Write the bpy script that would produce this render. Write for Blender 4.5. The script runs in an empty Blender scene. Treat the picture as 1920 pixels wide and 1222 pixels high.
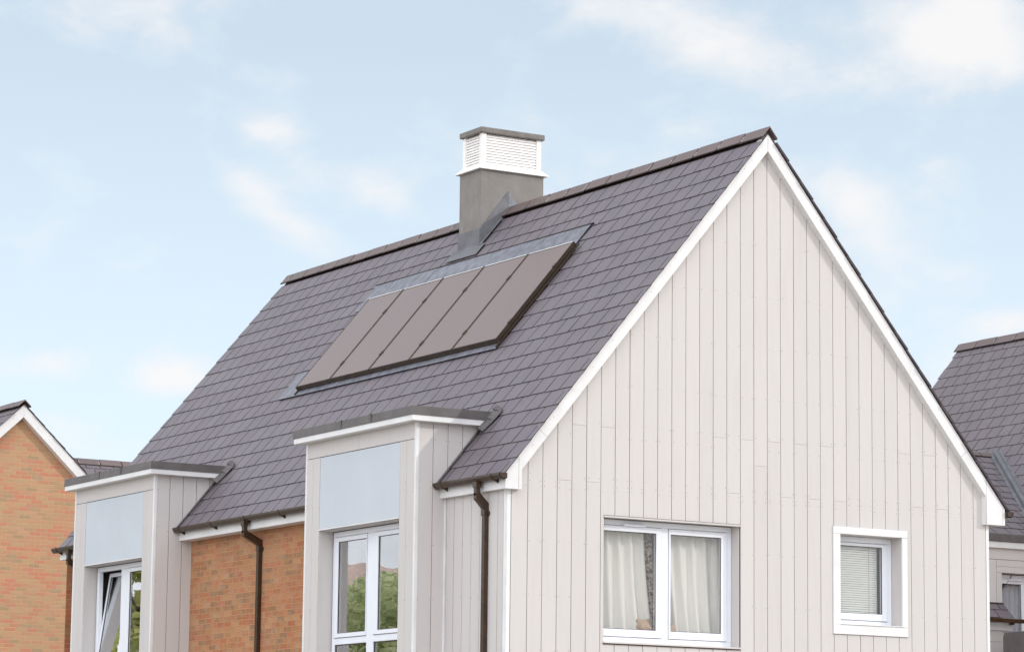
import bpy, bmesh, math, random
from mathutils import Vector, Matrix
R_ = math.radians
random.seed(7)
S = bpy.context.scene
COL = S.collection

# ------------------------------------------------------------------ camera
YAW, PITCH, ROLL, FPX = 0.5452, 0.1575, 0.0114, 5796.3
CAM = Vector((-19.5296, -32.2741, 1.2232))
cam = bpy.data.cameras.new('camera'); camo = bpy.data.objects.new('camera', cam); COL.objects.link(camo)
sy, cy, sp, cp, sr, cr = math.sin(YAW), math.cos(YAW), math.sin(PITCH), math.cos(PITCH), math.sin(ROLL), math.cos(ROLL)
Fw = Vector((sy*cp, cy*cp, sp)); Rt = Vector((cy, -sy, 0)); Up = Vector((-sy*sp, -cy*sp, cp))
Rr = Rt*cr + Up*sr; Ur = Up*cr - Rt*sr
camo.matrix_world = Matrix(((Rr.x, Ur.x, -Fw.x, CAM.x), (Rr.y, Ur.y, -Fw.y, CAM.y), (Rr.z, Ur.z, -Fw.z, CAM.z), (0, 0, 0, 1)))
cam.sensor_width = 36; cam.lens = 36*FPX/1920; cam.clip_end = 2000; cam.clip_start = .5
S.camera = camo
S.render.resolution_x, S.render.resolution_y = 1024, 651

# ------------------------------------------------------------------ light
SA, SB = 0.863, 0.60                       # sun direction (A,-1,B)
sdir = Vector((SA, -1, SB)).normalized()
SUN_EL = math.asin(sdir.z); SUN_AZ = math.atan2(sdir.x, sdir.y)
sun = bpy.data.lights.new('sun', 'SUN'); suno = bpy.data.objects.new('sun', sun); COL.objects.link(suno)
sun.energy = 2.0; sun.angle = R_(.6); sun.color = (1, .96, .91)
suno.rotation_euler = sdir.to_track_quat('Z', 'Y').to_euler()
S.view_settings.view_transform = 'Standard'; S.view_settings.look = 'None'
S.view_settings.exposure = -0.6; S.view_settings.gamma = 1

class NT:
    """small helper to write node maths"""
    def __init__(s, tree): s.t = tree; s.n = tree.nodes; s.l = tree.links
    def new(s, kind, **kw):
        n = s.n.new(kind)
        for k, v in kw.items(): setattr(n, k, v)
        return n
    def put(s, sock, v):
        if hasattr(v, 'is_linked') or hasattr(v, 'links'): s.l.new(v, sock)
        else: sock.default_value = v
    def m(s, op, a, b=None, c=None, clamp=False):
        n = s.n.new('ShaderNodeMath'); n.operation = op; n.use_clamp = clamp
        for i, v in enumerate((a, b, c)):
            if v is not None: s.put(n.inputs[i], v)
        return n.outputs[0]
    def mix(s, f, a, b, mode='MIX'):
        n = s.n.new('ShaderNodeMix'); n.data_type = 'RGBA'; n.blend_type = mode
        s.put(n.inputs[0], f); s.put(n.inputs[6], a); s.put(n.inputs[7], b)
        return n.outputs[2]
    def noise(s, vec, scale, detail=3, rough=.55, dist=0):
        n = s.n.new('ShaderNodeTexNoise'); s.l.new(vec, n.inputs['Vector'])
        n.inputs['Scale'].default_value = scale; n.inputs['Detail'].default_value = detail
        n.inputs['Roughness'].default_value = rough; n.inputs['Distortion'].default_value = dist
        return n.outputs['Fac']
    def maprange(s, v, a, b, c=0., d=1., smooth=False):
        n = s.n.new('ShaderNodeMapRange'); n.interpolation_type = 'SMOOTHSTEP' if smooth else 'LINEAR'
        s.put(n.inputs[0], v)
        for i, q in enumerate((a, b, c, d)): n.inputs[i+1].default_value = q
        return n.outputs[0]
    def scale(s, vec, sc):
        n = s.n.new('ShaderNodeMapping'); s.l.new(vec, n.inputs[0]); n.inputs['Scale'].default_value = sc
        return n.outputs[0]

W = bpy.data.worlds.new('World'); S.world = W; W.use_nodes = True
w = NT(W.node_tree); w.n.clear()
sky = w.new('ShaderNodeTexSky', sky_type='NISHITA', sun_disc=False)
sky.sun_elevation = SUN_EL; sky.sun_rotation = SUN_AZ; sky.air_density = 1.0; sky.dust_density = 1.0; sky.ozone_density = 1.5; sky.altitude = 0
tc = w.new('ShaderNodeTexCoord'); sep = w.new('ShaderNodeSeparateXYZ'); w.l.new(tc.outputs['Generated'], sep.inputs[0])
dx, dy, dz = sep.outputs
az = w.m('ARCTAN2', dx, dy); el = w.m('ARCSINE', dz)
comb = w.new('ShaderNodeCombineXYZ'); w.l.new(w.m('MULTIPLY', az, 1.0), comb.inputs[0]); w.l.new(w.m('MULTIPLY', el, 1.5), comb.inputs[1])
nz = w.noise(comb.outputs[0], 17, 7, .58, .35)
nz2 = w.noise(comb.outputs[0], 52, 6, .6, .2)
nn = w.m('ADD', w.m('MULTIPLY', nz, .72), w.m('MULTIPLY', nz2, .28))
def blob(u, v, su, sv, ang, amp):
    a0 = YAW + (u-960)/5796.; e0 = PITCH - (v-611)/5796.
    da = w.m('SUBTRACT', az, a0); de = w.m('SUBTRACT', el, e0)
    c, s_ = math.cos(R_(ang)), math.sin(R_(ang))
    p = w.m('ADD', w.m('MULTIPLY', da, c*5796/su), w.m('MULTIPLY', de, s_*5796/su))
    q = w.m('ADD', w.m('MULTIPLY', da, -s_*5796/sv), w.m('MULTIPLY', de, c*5796/sv))
    r2 = w.m('ADD', w.m('MULTIPLY', p, p), w.m('MULTIPLY', q, q))
    return w.m('MULTIPLY', w.m('EXPONENT', w.m('MULTIPLY', r2, -1.)), amp)
BLOBS = [(1330, 70, 270, 95, -14, .42), (1810, 75, 200, 105, -14, .58), (1610, 385, 120, 62, -42, .62), (1480, 330, 90, 30, -15, .10),
         (485, 392, 135, 36, -38, .50), (710, 365, 85, 45, -20, .34), (490, 255, 65, 28, -10, .32), (60, 705, 120, 34, 5, .48),
         (320, 715, 85, 45, 10, .68), (130, 790, 200, 60, 0, .2), (1905, 610, 75, 34, 10, .6), (1780, 680, 60, 50, 20, .2), (230, 245, 60, 24, -10, .16),
         (860, 300, 30, 40, 0, .15), (560, 310, 90, 40, -40, .16), (1130, 20, 120, 30, -10, .2), (120, 60, 260, 50, 0, .12), (1290, 260, 70, 40, 20, .1)]
acc = None
for b in BLOBS:
    o = blob(*b); acc = o if acc is None else w.m('ADD', acc, o)
# unseen cloud outside the frame, added thick to brighten the shaded walls
far = w.m('MULTIPLY', w.maprange(w.m('ABSOLUTE', w.m('SUBTRACT', az, .545)), .24, .5), .62)
acc = w.m('ADD', acc, far)
dens = w.m('ADD', w.m('MULTIPLY', w.m('SUBTRACT', nn, .5), 2.1), acc)
mask = w.maprange(dens, -.04, .78, 0, .94, True)
veil = w.maprange(el, .04, .25, .92, .58)
SKYGAIN = (1.0, 1.0, 1.0, 1)
skyc = w.mix(1.0, sky.outputs[0], SKYGAIN, 'MULTIPLY')
hazec = w.mix(veil, skyc, (9.35, 10.9, 12.2, 1))
away = w.maprange(w.m('ABSOLUTE', w.m('SUBTRACT', az, .545)), .3, .8, 0, 1, True)  # weights the brighter colour given to the unseen cloud as added fill
# unseen bright sector of sky, added as fill for the shaded front and bays
fill_bank = w.m('EXPONENT', w.m('MULTIPLY', w.m('POWER', w.m('ABSOLUTE', w.m('DIVIDE', w.m('ADD', az, 2.4), 1.2)), 2.), -1.))
fill_bank = w.m('MULTIPLY', fill_bank, w.maprange(el, .75, 1.2, 1, 0, True))
cl = w.mix(mask, hazec, w.mix(away, (9.75, 9.6, 9.6, 1), (11.8, 12.2, 13.0, 1)))
gc = w.new('ShaderNodeCombineColor')
for i in range(3): w.l.new(w.m('ADD', 1., w.m('MULTIPLY', w.m('MULTIPLY', fill_bank, mask), (1.55, 1.5, 1.5)[i])), gc.inputs[i])
cl = w.mix(1.0, cl, gc.outputs[0], 'MULTIPLY')
bg = w.new('ShaderNodeBackground'); w.l.new(cl, bg.inputs[0]); bg.inputs[1].default_value = .15
out = w.new('ShaderNodeOutputWorld'); w.l.new(bg.outputs[0], out.inputs[0])

# ------------------------------------------------------------------ materials
def mat(name, col=(.5, .5, .5), rough=.6, spec=.5, metal=0):
    m = bpy.data.materials.new(name); m.use_nodes = True
    b = m.node_tree.nodes['Principled BSDF']
    b.inputs['Base Color'].default_value = (*col, 1); b.inputs['Roughness'].default_value = rough
    b.inputs['Specular IOR Level'].default_value = spec; b.inputs['Metallic'].default_value = metal
    return m, NT(m.node_tree), b
def coords(t):
    n = t.new('ShaderNodeTexCoord'); return n.outputs['Object'], n.outputs['UV']
def bump(t, b, h, strength, dist=.01):
    n = t.new('ShaderNodeBump'); n.inputs['Strength'].default_value = strength; n.inputs['Distance'].default_value = dist
    t.l.new(h, n.inputs['Height']); t.l.new(n.outputs[0], b.inputs['Normal'])
def vary(t, b, col, vec, sc, amt, lo=None, bumpamt=0, bdist=.005, island=0.0):
    f = t.noise(vec, sc, 5, .6)
    c2 = lo or tuple(c*(1-amt) for c in col); c1 = tuple(min(1, c*(1+amt*.5)) for c in col)
    c = t.mix(t.maprange(f, .3, .7), (*c2, 1), (*c1, 1))
    if island:
        g = t.new('ShaderNodeNewGeometry')
        k = t.maprange(g.outputs['Random Per Island'], 0, 1, 1-island, 1+island)
        cc = t.new('ShaderNodeCombineColor')
        for i in range(3): t.l.new(k, cc.inputs[i])
        c = t.mix(1.0, c, cc.outputs[0], 'MULTIPLY')
    t.l.new(c, b.inputs['Base Color'])
    if bumpamt: bump(t, b, f, bumpamt, bdist)
    return c

M = {}
def cladding(name, col, island=.02):
    m, t, b = mat(name, col, .62, .3)
    o, uv = coords(t)
    st = t.scale(o, (22, 22, 1.6))
    g = t.noise(st, 3.2, 6, .7, .4)
    big = t.noise(o, 1.1, 4, .6)
    dirt = t.maprange(t.noise(t.scale(o, (7, 7, .6)), 1.4, 7, .7), .5, .8, 0, .24)
    c = t.mix(t.maprange(g, .3, .7, 0, .5), (*[x*.955 for x in col], 1), (*col, 1))
    c = t.mix(t.maprange(big, .3, .7, 0, .8), c, (*[x*.95 for x in col], 1))
    c = t.mix(dirt, c, (col[0]*.72, col[1]*.68, col[2]*.62, 1))
    gg = t.new('ShaderNodeNewGeometry'); k = t.maprange(gg.outputs['Random Per Island'], 0, 1, 1-island, 1+island)
    cc = t.new('ShaderNodeCombineColor')
    for i in range(3): t.l.new(k, cc.inputs[i])
    c = t.mix(1.0, c, cc.outputs[0], 'MULTIPLY'); t.l.new(c, b.inputs['Base Color'])
    bump(t, b, g, .35, .004)
    M[name] = m
cladding('clad', (.588, .553, .527))
def simple(name, col, rough=.5, sc=6, amt=.08, bumpamt=.1, spec=.4, metal=0, island=0, lo=None):
    m, t, b = mat(name, col, rough, spec, metal); o, uv = coords(t)
    vary(t, b, col, o, sc, amt, lo, bumpamt, .004, island); M[name] = m
simple('clad_panel', (.52, .555, .585), .6, 1.2, .05, .05, .3)
simple('white_trim', (.73, .72, .705), .45, 2.5, .10, .10)
simple('upvc', (.78, .80, .84), .28, 4, .03, .03)
simple('dark_gap', (.07, .05, .045), .9, 5, .2)
simple('nail', (.10, .075, .06), .7, 5, .2)
simple('gutter_brown', (.048, .026, .014), .22, 8, .35, .1)
simple('lead', (.15, .15, .158), .6, 4, .30, .3, .5)
simple('lead_bright', (.175, .18, .21), .42, 7, .45, .35, .5)
simple('cap_grey', (.125, .112, .108), .55, 5, .25, .25)
simple('cement_cap', (.20, .18, .165), .8, 7, .25, .4)
simple('louvre_white', (.84, .81, .78), .5, 9, .08, .1)
simple('mortar', (.52, .47, .42), .9, 20, .3, .3)
simple('interior', (.42, .38, .33), .8, 2, .1)
simple('interior_dark', (.20, .185, .17), .8, 2, .1)
simple('panel_frame', (.055, .035, .022), .4, 6, .3)
simple('slate_edge', (.030, .018, .015), .8, 9, .4)  # near-black brown paints in the shadow lines at slate edges and joints
simple('soft_beige', (.50, .34, .23), .95, 40, .3, .8)
simple('bark', (.10, .075, .05), .9, 8, .4, .6)
simple('tarmac', (.16, .155, .15), .9, 30, .2, .2)
simple('paving', (.40, .36, .31), .85, 12, .15, .2)
simple('gravel', (.46, .41, .34), .95, 25, .2, .3)
simple('roof_tile', (.56, .42, .36), .8, 3, .15, .2)
simple('render_wall', (.62, .56, .50), .8, 5, .1, .2)
simple('blind', (.86, .87, .83), .45, 3, .05)
# render of the chimney
m, t, b = mat('chimney_render', (.2, .19, .18), .85, .2); o, uv = coords(t)
c = vary(t, b, (.25, .232, .212), o, 3.5, .16, None, .35, .006)
st = t.maprange(t.noise(t.scale(o, (6, 6, .8)), 2.2, 5, .6), .5, .75, 0, .35)
c = t.mix(st, c, (.18, .168, .155, 1)); t.l.new(c, b.inputs['Base Color']); M['chimney_render'] = m
# slates
def slate(name, col, island=.05):
    m, t, b = mat(name, col, .5, .45); o, uv = coords(t)
    f = t.noise(o, 2.2, 5, .6); f2 = t.noise(o, 38, 4, .7)
    c = t.mix(t.maprange(f, .3, .7), (col[0]*.86, col[1]*.86, col[2]*.90, 1), (col[0]*1.1, col[1]*1.07, col[2]*1.04, 1))
    c = t.mix(t.maprange(f2, .35, .75, 0, .35), c, (col[0]*1.22, col[1]*1.15, col[2]*1.15, 1))
    sk = t.noise(t.scale(o, (.5, 5, .5)), 1.6, 6, .7)
    c = t.mix(t.maprange(sk, .45, .75, 0, .30), c, (col[0]*1.35, col[1]*1.25, col[2]*1.12, 1))
    g = t.new('ShaderNodeNewGeometry'); rr = g.outputs['Random Per Island']
    k = t.maprange(rr, 0, 1, 1-island, 1+island); cc = t.new('ShaderNodeCombineColor')
    for i in range(3): t.l.new(k, cc.inputs[i])
    c = t.mix(1.0, c, cc.outputs[0], 'MULTIPLY')
    lich = t.maprange(t.noise(o, 14, 6, .75), .68, .76, 0, .35)
    c = t.mix(lich, c, (.34, .31, .27, 1))
    t.l.new(c, b.inputs['Base Color'])
    t.l.new(t.maprange(rr, 0, 1, .42, .60), b.inputs['Roughness'])
    bump(t, b, t.m('ADD', f2, t.m('MULTIPLY', f, .5)), .3, .004); M[name] = m
slate('slate', (.149, .129, .144)); slate('slate_far', (.145, .124, .134), .08); slate('ridge_slate', (.135, .103, .098), .14)
# brick
def brick(name, cols, mortar, bw=.236, bh=.0775, mj=.010, sat=1):
    m, t, b = mat(name, (.4, .2, .1), .85, .2); o, uv = coords(t)
    s = t.new('ShaderNodeSeparateXYZ'); t.l.new(uv, s.inputs[0])
    wob = t.noise(uv, 9, 3, .6)
    U = t.m('ADD', s.outputs[0], t.m('MULTIPLY', t.m('SUBTRACT', wob, .5), .010))
    V = t.m('ADD', s.outputs[1], t.m('MULTIPLY', t.m('SUBTRACT', t.noise(uv, 6, 3, .6), .5), .009))
    r = t.m('DIVIDE', V, bh); row = t.m('FLOOR', r)
    off = t.m('MULTIPLY', t.m('FLOORED_MODULO', row, 2.), .5)
    wn0 = t.new('ShaderNodeTexWhiteNoise', noise_dimensions='1D'); t.l.new(row, wn0.inputs['W'])
    off = t.m('ADD', off, t.m('MULTIPLY', wn0.outputs['Value'], .12))
    q = t.m('ADD', t.m('DIVIDE', U, bw), off); colm = t.m('FLOOR', q)
    fu = t.m('MULTIPLY', t.m('SUBTRACT', q, colm), bw); fv = t.m('MULTIPLY', t.m('SUBTRACT', r, row), bh)
    eu = t.m('MINIMUM', fu, t.m('SUBTRACT', bw, fu)); ev = t.m('MINIMUM', fv, t.m('SUBTRACT', bh, fv))
    e = t.m('MINIMUM', eu, ev)
    isb = t.maprange(e, mj*.5-.0025, mj*.5+.003, 0, 1, True)
    cv = t.new('ShaderNodeCombineXYZ'); t.l.new(colm, cv.inputs[0]); t.l.new(row, cv.inputs[1])
    wn = t.new('ShaderNodeTexWhiteNoise', noise_dimensions='2D'); t.l.new(cv.outputs[0], wn.inputs['Vector'])
    cr_ = t.new('ShaderNodeValToRGB'); cr_.color_ramp.interpolation = 'CONSTANT'
    el_ = cr_.color_ramp.elements
    while len(el_) < len(cols): el_.new(.5)
    for i, cc in enumerate(cols):
        el_[i].position = i/len(cols); el_[i].color = (*cc, 1)
    t.l.new(wn.outputs['Value'], cr_.inputs[0])
    fine = t.noise(uv, 45, 5, .7); pat = t.noise(uv, 7, 4, .6)
    bc = t.mix(t.maprange(fine, .3, .7, 0, .30), cr_.outputs[0], (.55, .36, .24, 1))
    bc = t.mix(t.maprange(pat, .45, .7, 0, .5), bc, (.44, .31, .20, 1))
    mc = t.mix(t.maprange(pat, .3, .7), (*mortar, 1), (*[x*.75 for x in mortar], 1))
    c = t.mix(isb, mc, bc)
    big = t.maprange(t.noise(uv, .9, 4, .6), .35, .7, 0, .22)
    c = t.mix(big, c, (.36, .27, .18, 1))
    t.l.new(c, b.inputs['Base Color'])
    bump(t, b, t.m('ADD', isb, t.m('MULTIPLY', fine, .35)), .6, .006); M[name] = m
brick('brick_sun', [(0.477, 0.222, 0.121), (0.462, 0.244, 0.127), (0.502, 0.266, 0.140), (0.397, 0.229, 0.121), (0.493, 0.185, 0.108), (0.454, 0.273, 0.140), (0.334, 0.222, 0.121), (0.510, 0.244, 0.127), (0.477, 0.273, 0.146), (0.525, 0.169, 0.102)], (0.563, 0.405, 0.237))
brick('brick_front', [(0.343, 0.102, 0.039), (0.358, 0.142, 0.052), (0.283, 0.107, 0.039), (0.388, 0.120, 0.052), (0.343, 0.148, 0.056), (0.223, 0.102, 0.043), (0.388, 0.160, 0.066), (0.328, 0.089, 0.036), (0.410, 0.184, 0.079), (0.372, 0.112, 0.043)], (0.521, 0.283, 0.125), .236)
# glass
def glass(name, tint=(.93, .95, .94), k=2.0):
    m = bpy.data.materials.new(name); m.use_nodes = True; t = NT(m.node_tree); t.n.clear()
    g = t.new('ShaderNodeNewGeometry'); d = t.new('ShaderNodeVectorMath', operation='DOT_PRODUCT')
    t.l.new(g.outputs['Normal'], d.inputs[0]); t.l.new(g.outputs['Incoming'], d.inputs[1])
    c = t.m('ABSOLUTE', d.outputs['Value'])
    f = t.m('MULTIPLY', t.m('ADD', .04, t.m('MULTIPLY', t.m('POWER', t.m('SUBTRACT', 1., c), 5.), .96)), k, clamp=True)
    o = t.new('ShaderNodeTexCoord'); nz_ = t.noise(o.outputs['Object'], 1.7, 1, .4)
    bp = t.new('ShaderNodeBump'); bp.inputs['Strength'].default_value = .10; bp.inputs['Distance'].default_value = .012; t.l.new(nz_, bp.inputs['Height'])
    tr = t.new('ShaderNodeBsdfTransparent'); tr.inputs[0].default_value = (*tint, 1)
    gl = t.new('ShaderNodeBsdfGlossy'); gl.inputs['Roughness'].default_value = .0; t.l.new(bp.outputs[0], gl.inputs['Normal'])
    mx = t.new('ShaderNodeMixShader'); t.l.new(f, mx.inputs[0]); t.l.new(tr.outputs[0], mx.inputs[1]); t.l.new(gl.outputs[0], mx.inputs[2])
    ou = t.new('ShaderNodeOutputMaterial'); t.l.new(mx.outputs[0], ou.inputs[0]); M[name] = m
glass('glass', (.97, .97, .965), 1.6); glass('glass_bay', (.93, .95, .95), 6.0)
def cloth(name, col, trans=.35):
    m = bpy.data.materials.new(name); m.use_nodes = True; t = NT(m.node_tree); t.n.clear()
    o = t.new('ShaderNodeTexCoord').outputs['Object']
    f = t.noise(o, 60, 3, .6); c = t.mix(f, (*[x*.93 for x in col], 1), (*col, 1))
    d = t.new('ShaderNodeBsdfDiffuse'); tr = t.new('ShaderNodeBsdfTranslucent'); t.l.new(c, d.inputs[0]); t.l.new(c, tr.inputs[0])
    mx = t.new('ShaderNodeMixShader'); mx.inputs[0].default_value = trans; t.l.new(d.outputs[0], mx.inputs[1]); t.l.new(tr.outputs[0], mx.inputs[2])
    ou = t.new('ShaderNodeOutputMaterial'); t.l.new(mx.outputs[0], ou.inputs[0]); M[name] = m
cloth('curtain', (.87, .845, .785), .1); cloth('net', (.80, .83, .90), .5)
m, t, b = mat('patterned', (.45, .36, .28), .9, .1); o, uv = coords(t)
f = t.noise(o, 26, 4, .7, .6); c = t.mix(t.maprange(f, .46, .54, 0, 1), (.50, .44, .36, 1), (.13, .07, .05, 1)); t.l.new(c, b.inputs['Base Color']); M['patterned'] = m
simple('drape_brown', (.20, .15, .12), .9, 20, .3)
# solar glass: fine cross-hatch of cells
m, t, b = mat('solar_glass', (.27, .22, .21), .26, .5); o, uv = coords(t)
wv = t.new('ShaderNodeTexWave'); wv.inputs['Scale'].default_value = 30; t.l.new(t.scale(o, (0, 1, 0)), wv.inputs[0]); wv.bands_direction = 'Y'
wv2 = t.new('ShaderNodeTexWave'); wv2.inputs['Scale'].default_value = 30; t.l.new(t.scale(o, (0, 0, 1)), wv2.inputs[0]); wv2.bands_direction = 'Z'
h = t.m('ADD', wv.outputs['Fac'], wv2.outputs['Fac'])
c = t.mix(t.maprange(h, 0, 2, 0, .45), (.150, .098, .088, 1), (.205, .142, .130, 1))
c = t.mix(t.maprange(t.noise(o, .8, 4, .6), .3, .7, 0, .35), c, (.13, .088, .086, 1))
t.l.new(c, b.inputs['Base Color']); M['solar_glass'] = m
# leaves, grass
def leaf(name, a, bcol):
    m = bpy.data.materials.new(name); m.use_nodes = True; t = NT(m.node_tree); t.n.clear()
    g = t.new('ShaderNodeNewGeometry')
    c = t.mix(g.outputs['Random Per Island'], (*a, 1), (*bcol, 1))
    d = t.new('ShaderNodeBsdfDiffuse'); tr = t.new('ShaderNodeBsdfTranslucent'); t.l.new(c, d.inputs[0]); t.l.new(c, tr.inputs[0])
    ad = t.new('ShaderNodeAddShader'); t.l.new(d.outputs[0], ad.inputs[0]); t.l.new(tr.outputs[0], ad.inputs[1])
    ou = t.new('ShaderNodeOutputMaterial'); t.l.new(ad.outputs[0], ou.inputs[0]); M[name] = m
leaf('leaf', (.20, .23, .12), (.40, .42, .26)); leaf('leaf_yellow', (.18, .21, .07), (.42, .41, .18))
m, t, b = mat('grass', (.06, .10, .03), .9, .1); o, uv = coords(t)
c = t.mix(t.noise(o, 3, 6, .7), (.05, .08, .025, 1), (.13, .14, .06, 1)); t.l.new(c, b.inputs['Base Color']); M['grass'] = m

# ------------------------------------------------------------------ mesh helpers
class MB:
    def __init__(s, *mats): s.v = []; s.f = []; s.mi = []; s.mats = list(mats)
    def face(s, pts, mi=0):
        n = len(s.v); s.v += [tuple(p) for p in pts]; s.f.append(tuple(range(n, n+len(pts)))); s.mi.append(mi)
    def hexa(s, p, mi=0, mis=None):
        """8 points: 0-3 bottom ring, 4-7 top ring"""
        n = len(s.v); s.v += [tuple(q) for q in p]
        for k, f in enumerate(((3, 2, 1, 0), (4, 5, 6, 7), (0, 1, 5, 4), (1, 2, 6, 5), (2, 3, 7, 6), (3, 0, 4, 7))):
            s.f.append(tuple(n+i for i in f)); s.mi.append(mis[k] if mis else mi)
    def box(s, x0, x1, y0, y1, z0, z1, mi=0):
        s.hexa([(x0, y0, z0), (x1, y0, z0), (x1, y1, z0), (x0, y1, z0), (x0, y0, z1), (x1, y0, z1), (x1, y1, z1), (x0, y1, z1)], mi)
    def prism(s, poly, axis, a, b, mi=0):
        """poly of 2D points extruded along axis ('x': pts are (y,z); 'y': (x,z); 'z': (x,y))"""
        def P(q, d): return {'x': (d, q[0], q[1]), 'y': (q[0], d, q[1]), 'z': (q[0], q[1], d)}[axis]
        n = len(s.v); k = len(poly); s.v += [P(q, a) for q in poly]+[P(q, b) for q in poly]
        s.f.append(tuple(range(n, n+k))); s.mi.append(mi); s.f.append(tuple(range(n+2*k-1, n+k-1, -1))); s.mi.append(mi)
        for i in range(k):
            j = (i+1) % k; s.f.append((n+j, n+i, n+k+i, n+k+j)); s.mi.append(mi)
    def beam(s, a, b, wd, ht, up=(0, 0, 1), mi=0):
        a, b = Vector(a), Vector(b); d = (b-a).normalized(); r = d.cross(Vector(up)).normalized()*wd/2; u = r.cross(d).normalized()*ht/2
        s.hexa([a-r-u, a+r-u, b+r-u, b-r-u, a-r+u, a+r+u, b+r+u, b-r+u], mi)
    def tube(s, pts, r, n=8, mi=0):
        pts = [Vector(p) for p in pts]; rings = []
        if not hasattr(r, '__len__'): r = [r]*len(pts)
        for i, p in enumerate(pts):
            d = (pts[min(i+1, len(pts)-1)]-pts[max(i-1, 0)]).normalized()
            a = d.cross(Vector((0, 0, 1)) if abs(d.z) < .9 else Vector((1, 0, 0))).normalized(); c = d.cross(a)
            b0 = len(s.v); s.v += [tuple(p+(a*math.cos(2*math.pi*k/n)+c*math.sin(2*math.pi*k/n))*r[i]) for k in range(n)]; rings.append(b0)
        for i in range(len(rings)-1):
            for k in range(n):
                s.f.append((rings[i]+k, rings[i]+(k+1) % n, rings[i+1]+(k+1) % n, rings[i+1]+k)); s.mi.append(mi)
        s.f.append(tuple(rings[0]+k for k in range(n))[::-1]); s.mi.append(mi)
        s.f.append(tuple(rings[-1]+k for k in range(n))); s.mi.append(mi)
    def build(s, name, parent=None, bevel=0, recalc=True, smooth=False, label=None):
        me = bpy.data.meshes.new(name); me.from_pydata(s.v, [], s.f)
        for mm in s.mats: me.materials.append(M[mm])
        me.polygons.foreach_set('material_index', s.mi)
        if recalc:
            bm = bmesh.new(); bm.from_mesh(me); bmesh.ops.recalc_face_normals(bm, faces=bm.faces[:]); bm.to_mesh(me); bm.free()
        uv = me.uv_layers.new(name='UVMap')
        for p in me.polygons:
            nx, ny, nz_ = (abs(c) for c in p.normal)
            for li in p.loop_indices:
                co = me.vertices[me.loops[li].vertex_index].co
                if nx >= ny and nx >= nz_: q = (co.y, co.z)
                elif ny >= nz_: q = (co.x, co.z)
                else: q = (co.x, co.y)
                uv.data[li].uv = q
        if smooth:
            for p in me.polygons: p.use_smooth = True
        o = bpy.data.objects.new(name, me); COL.objects.link(o)
        if parent is not None:
            o.parent = parent; o.matrix_parent_inverse = Matrix.Translation(-worldloc(parent))
        if bevel:
            md = o.modifiers.new('bevel', 'BEVEL'); md.width = bevel; md.segments = 1; md.limit_method = 'ANGLE'; md.angle_limit = R_(40)
        if label: o['label'] = label
        return o
def build_each(mb, name, parent=None, **kw):
    """one object for each loose piece of the collected mesh"""
    par = list(range(len(mb.v)))
    def find(a):
        while par[a] != a: par[a] = par[par[a]]; a = par[a]
        return a
    for f in mb.f:
        for q in f[1:]: par[find(q)] = find(f[0])
    groups = {}
    for f, m_ in zip(mb.f, mb.mi): groups.setdefault(find(f[0]), []).append((f, m_))
    out = []
    for fs in groups.values():
        n = MB(*mb.mats); ids = {}
        for f, m_ in fs:
            for q in f:
                if q not in ids: ids[q] = len(n.v); n.v.append(mb.v[q])
            n.f.append(tuple(ids[q] for q in f)); n.mi.append(m_)
        out.append(n.build(name, parent, **kw))
    return out
def worldloc(o):
    return Vector(o.location) if o.parent is None else Vector((0, 0, 0))   # parts are modelled in world coordinates
def thing(name, label, cat, loc=(0, 0, 0), group=None):
    o = bpy.data.objects.new(name, None); COL.objects.link(o); o.location = loc; o.empty_display_size = .3
    o['label'] = label; o['category'] = cat
    if group: o['group'] = group
    return o
def tag(o, label, cat, group=None):
    o['label'] = label; o['category'] = cat
    if group: o['group'] = group
    return o
def struct(o): o['kind'] = 'structure'; return o

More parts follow.
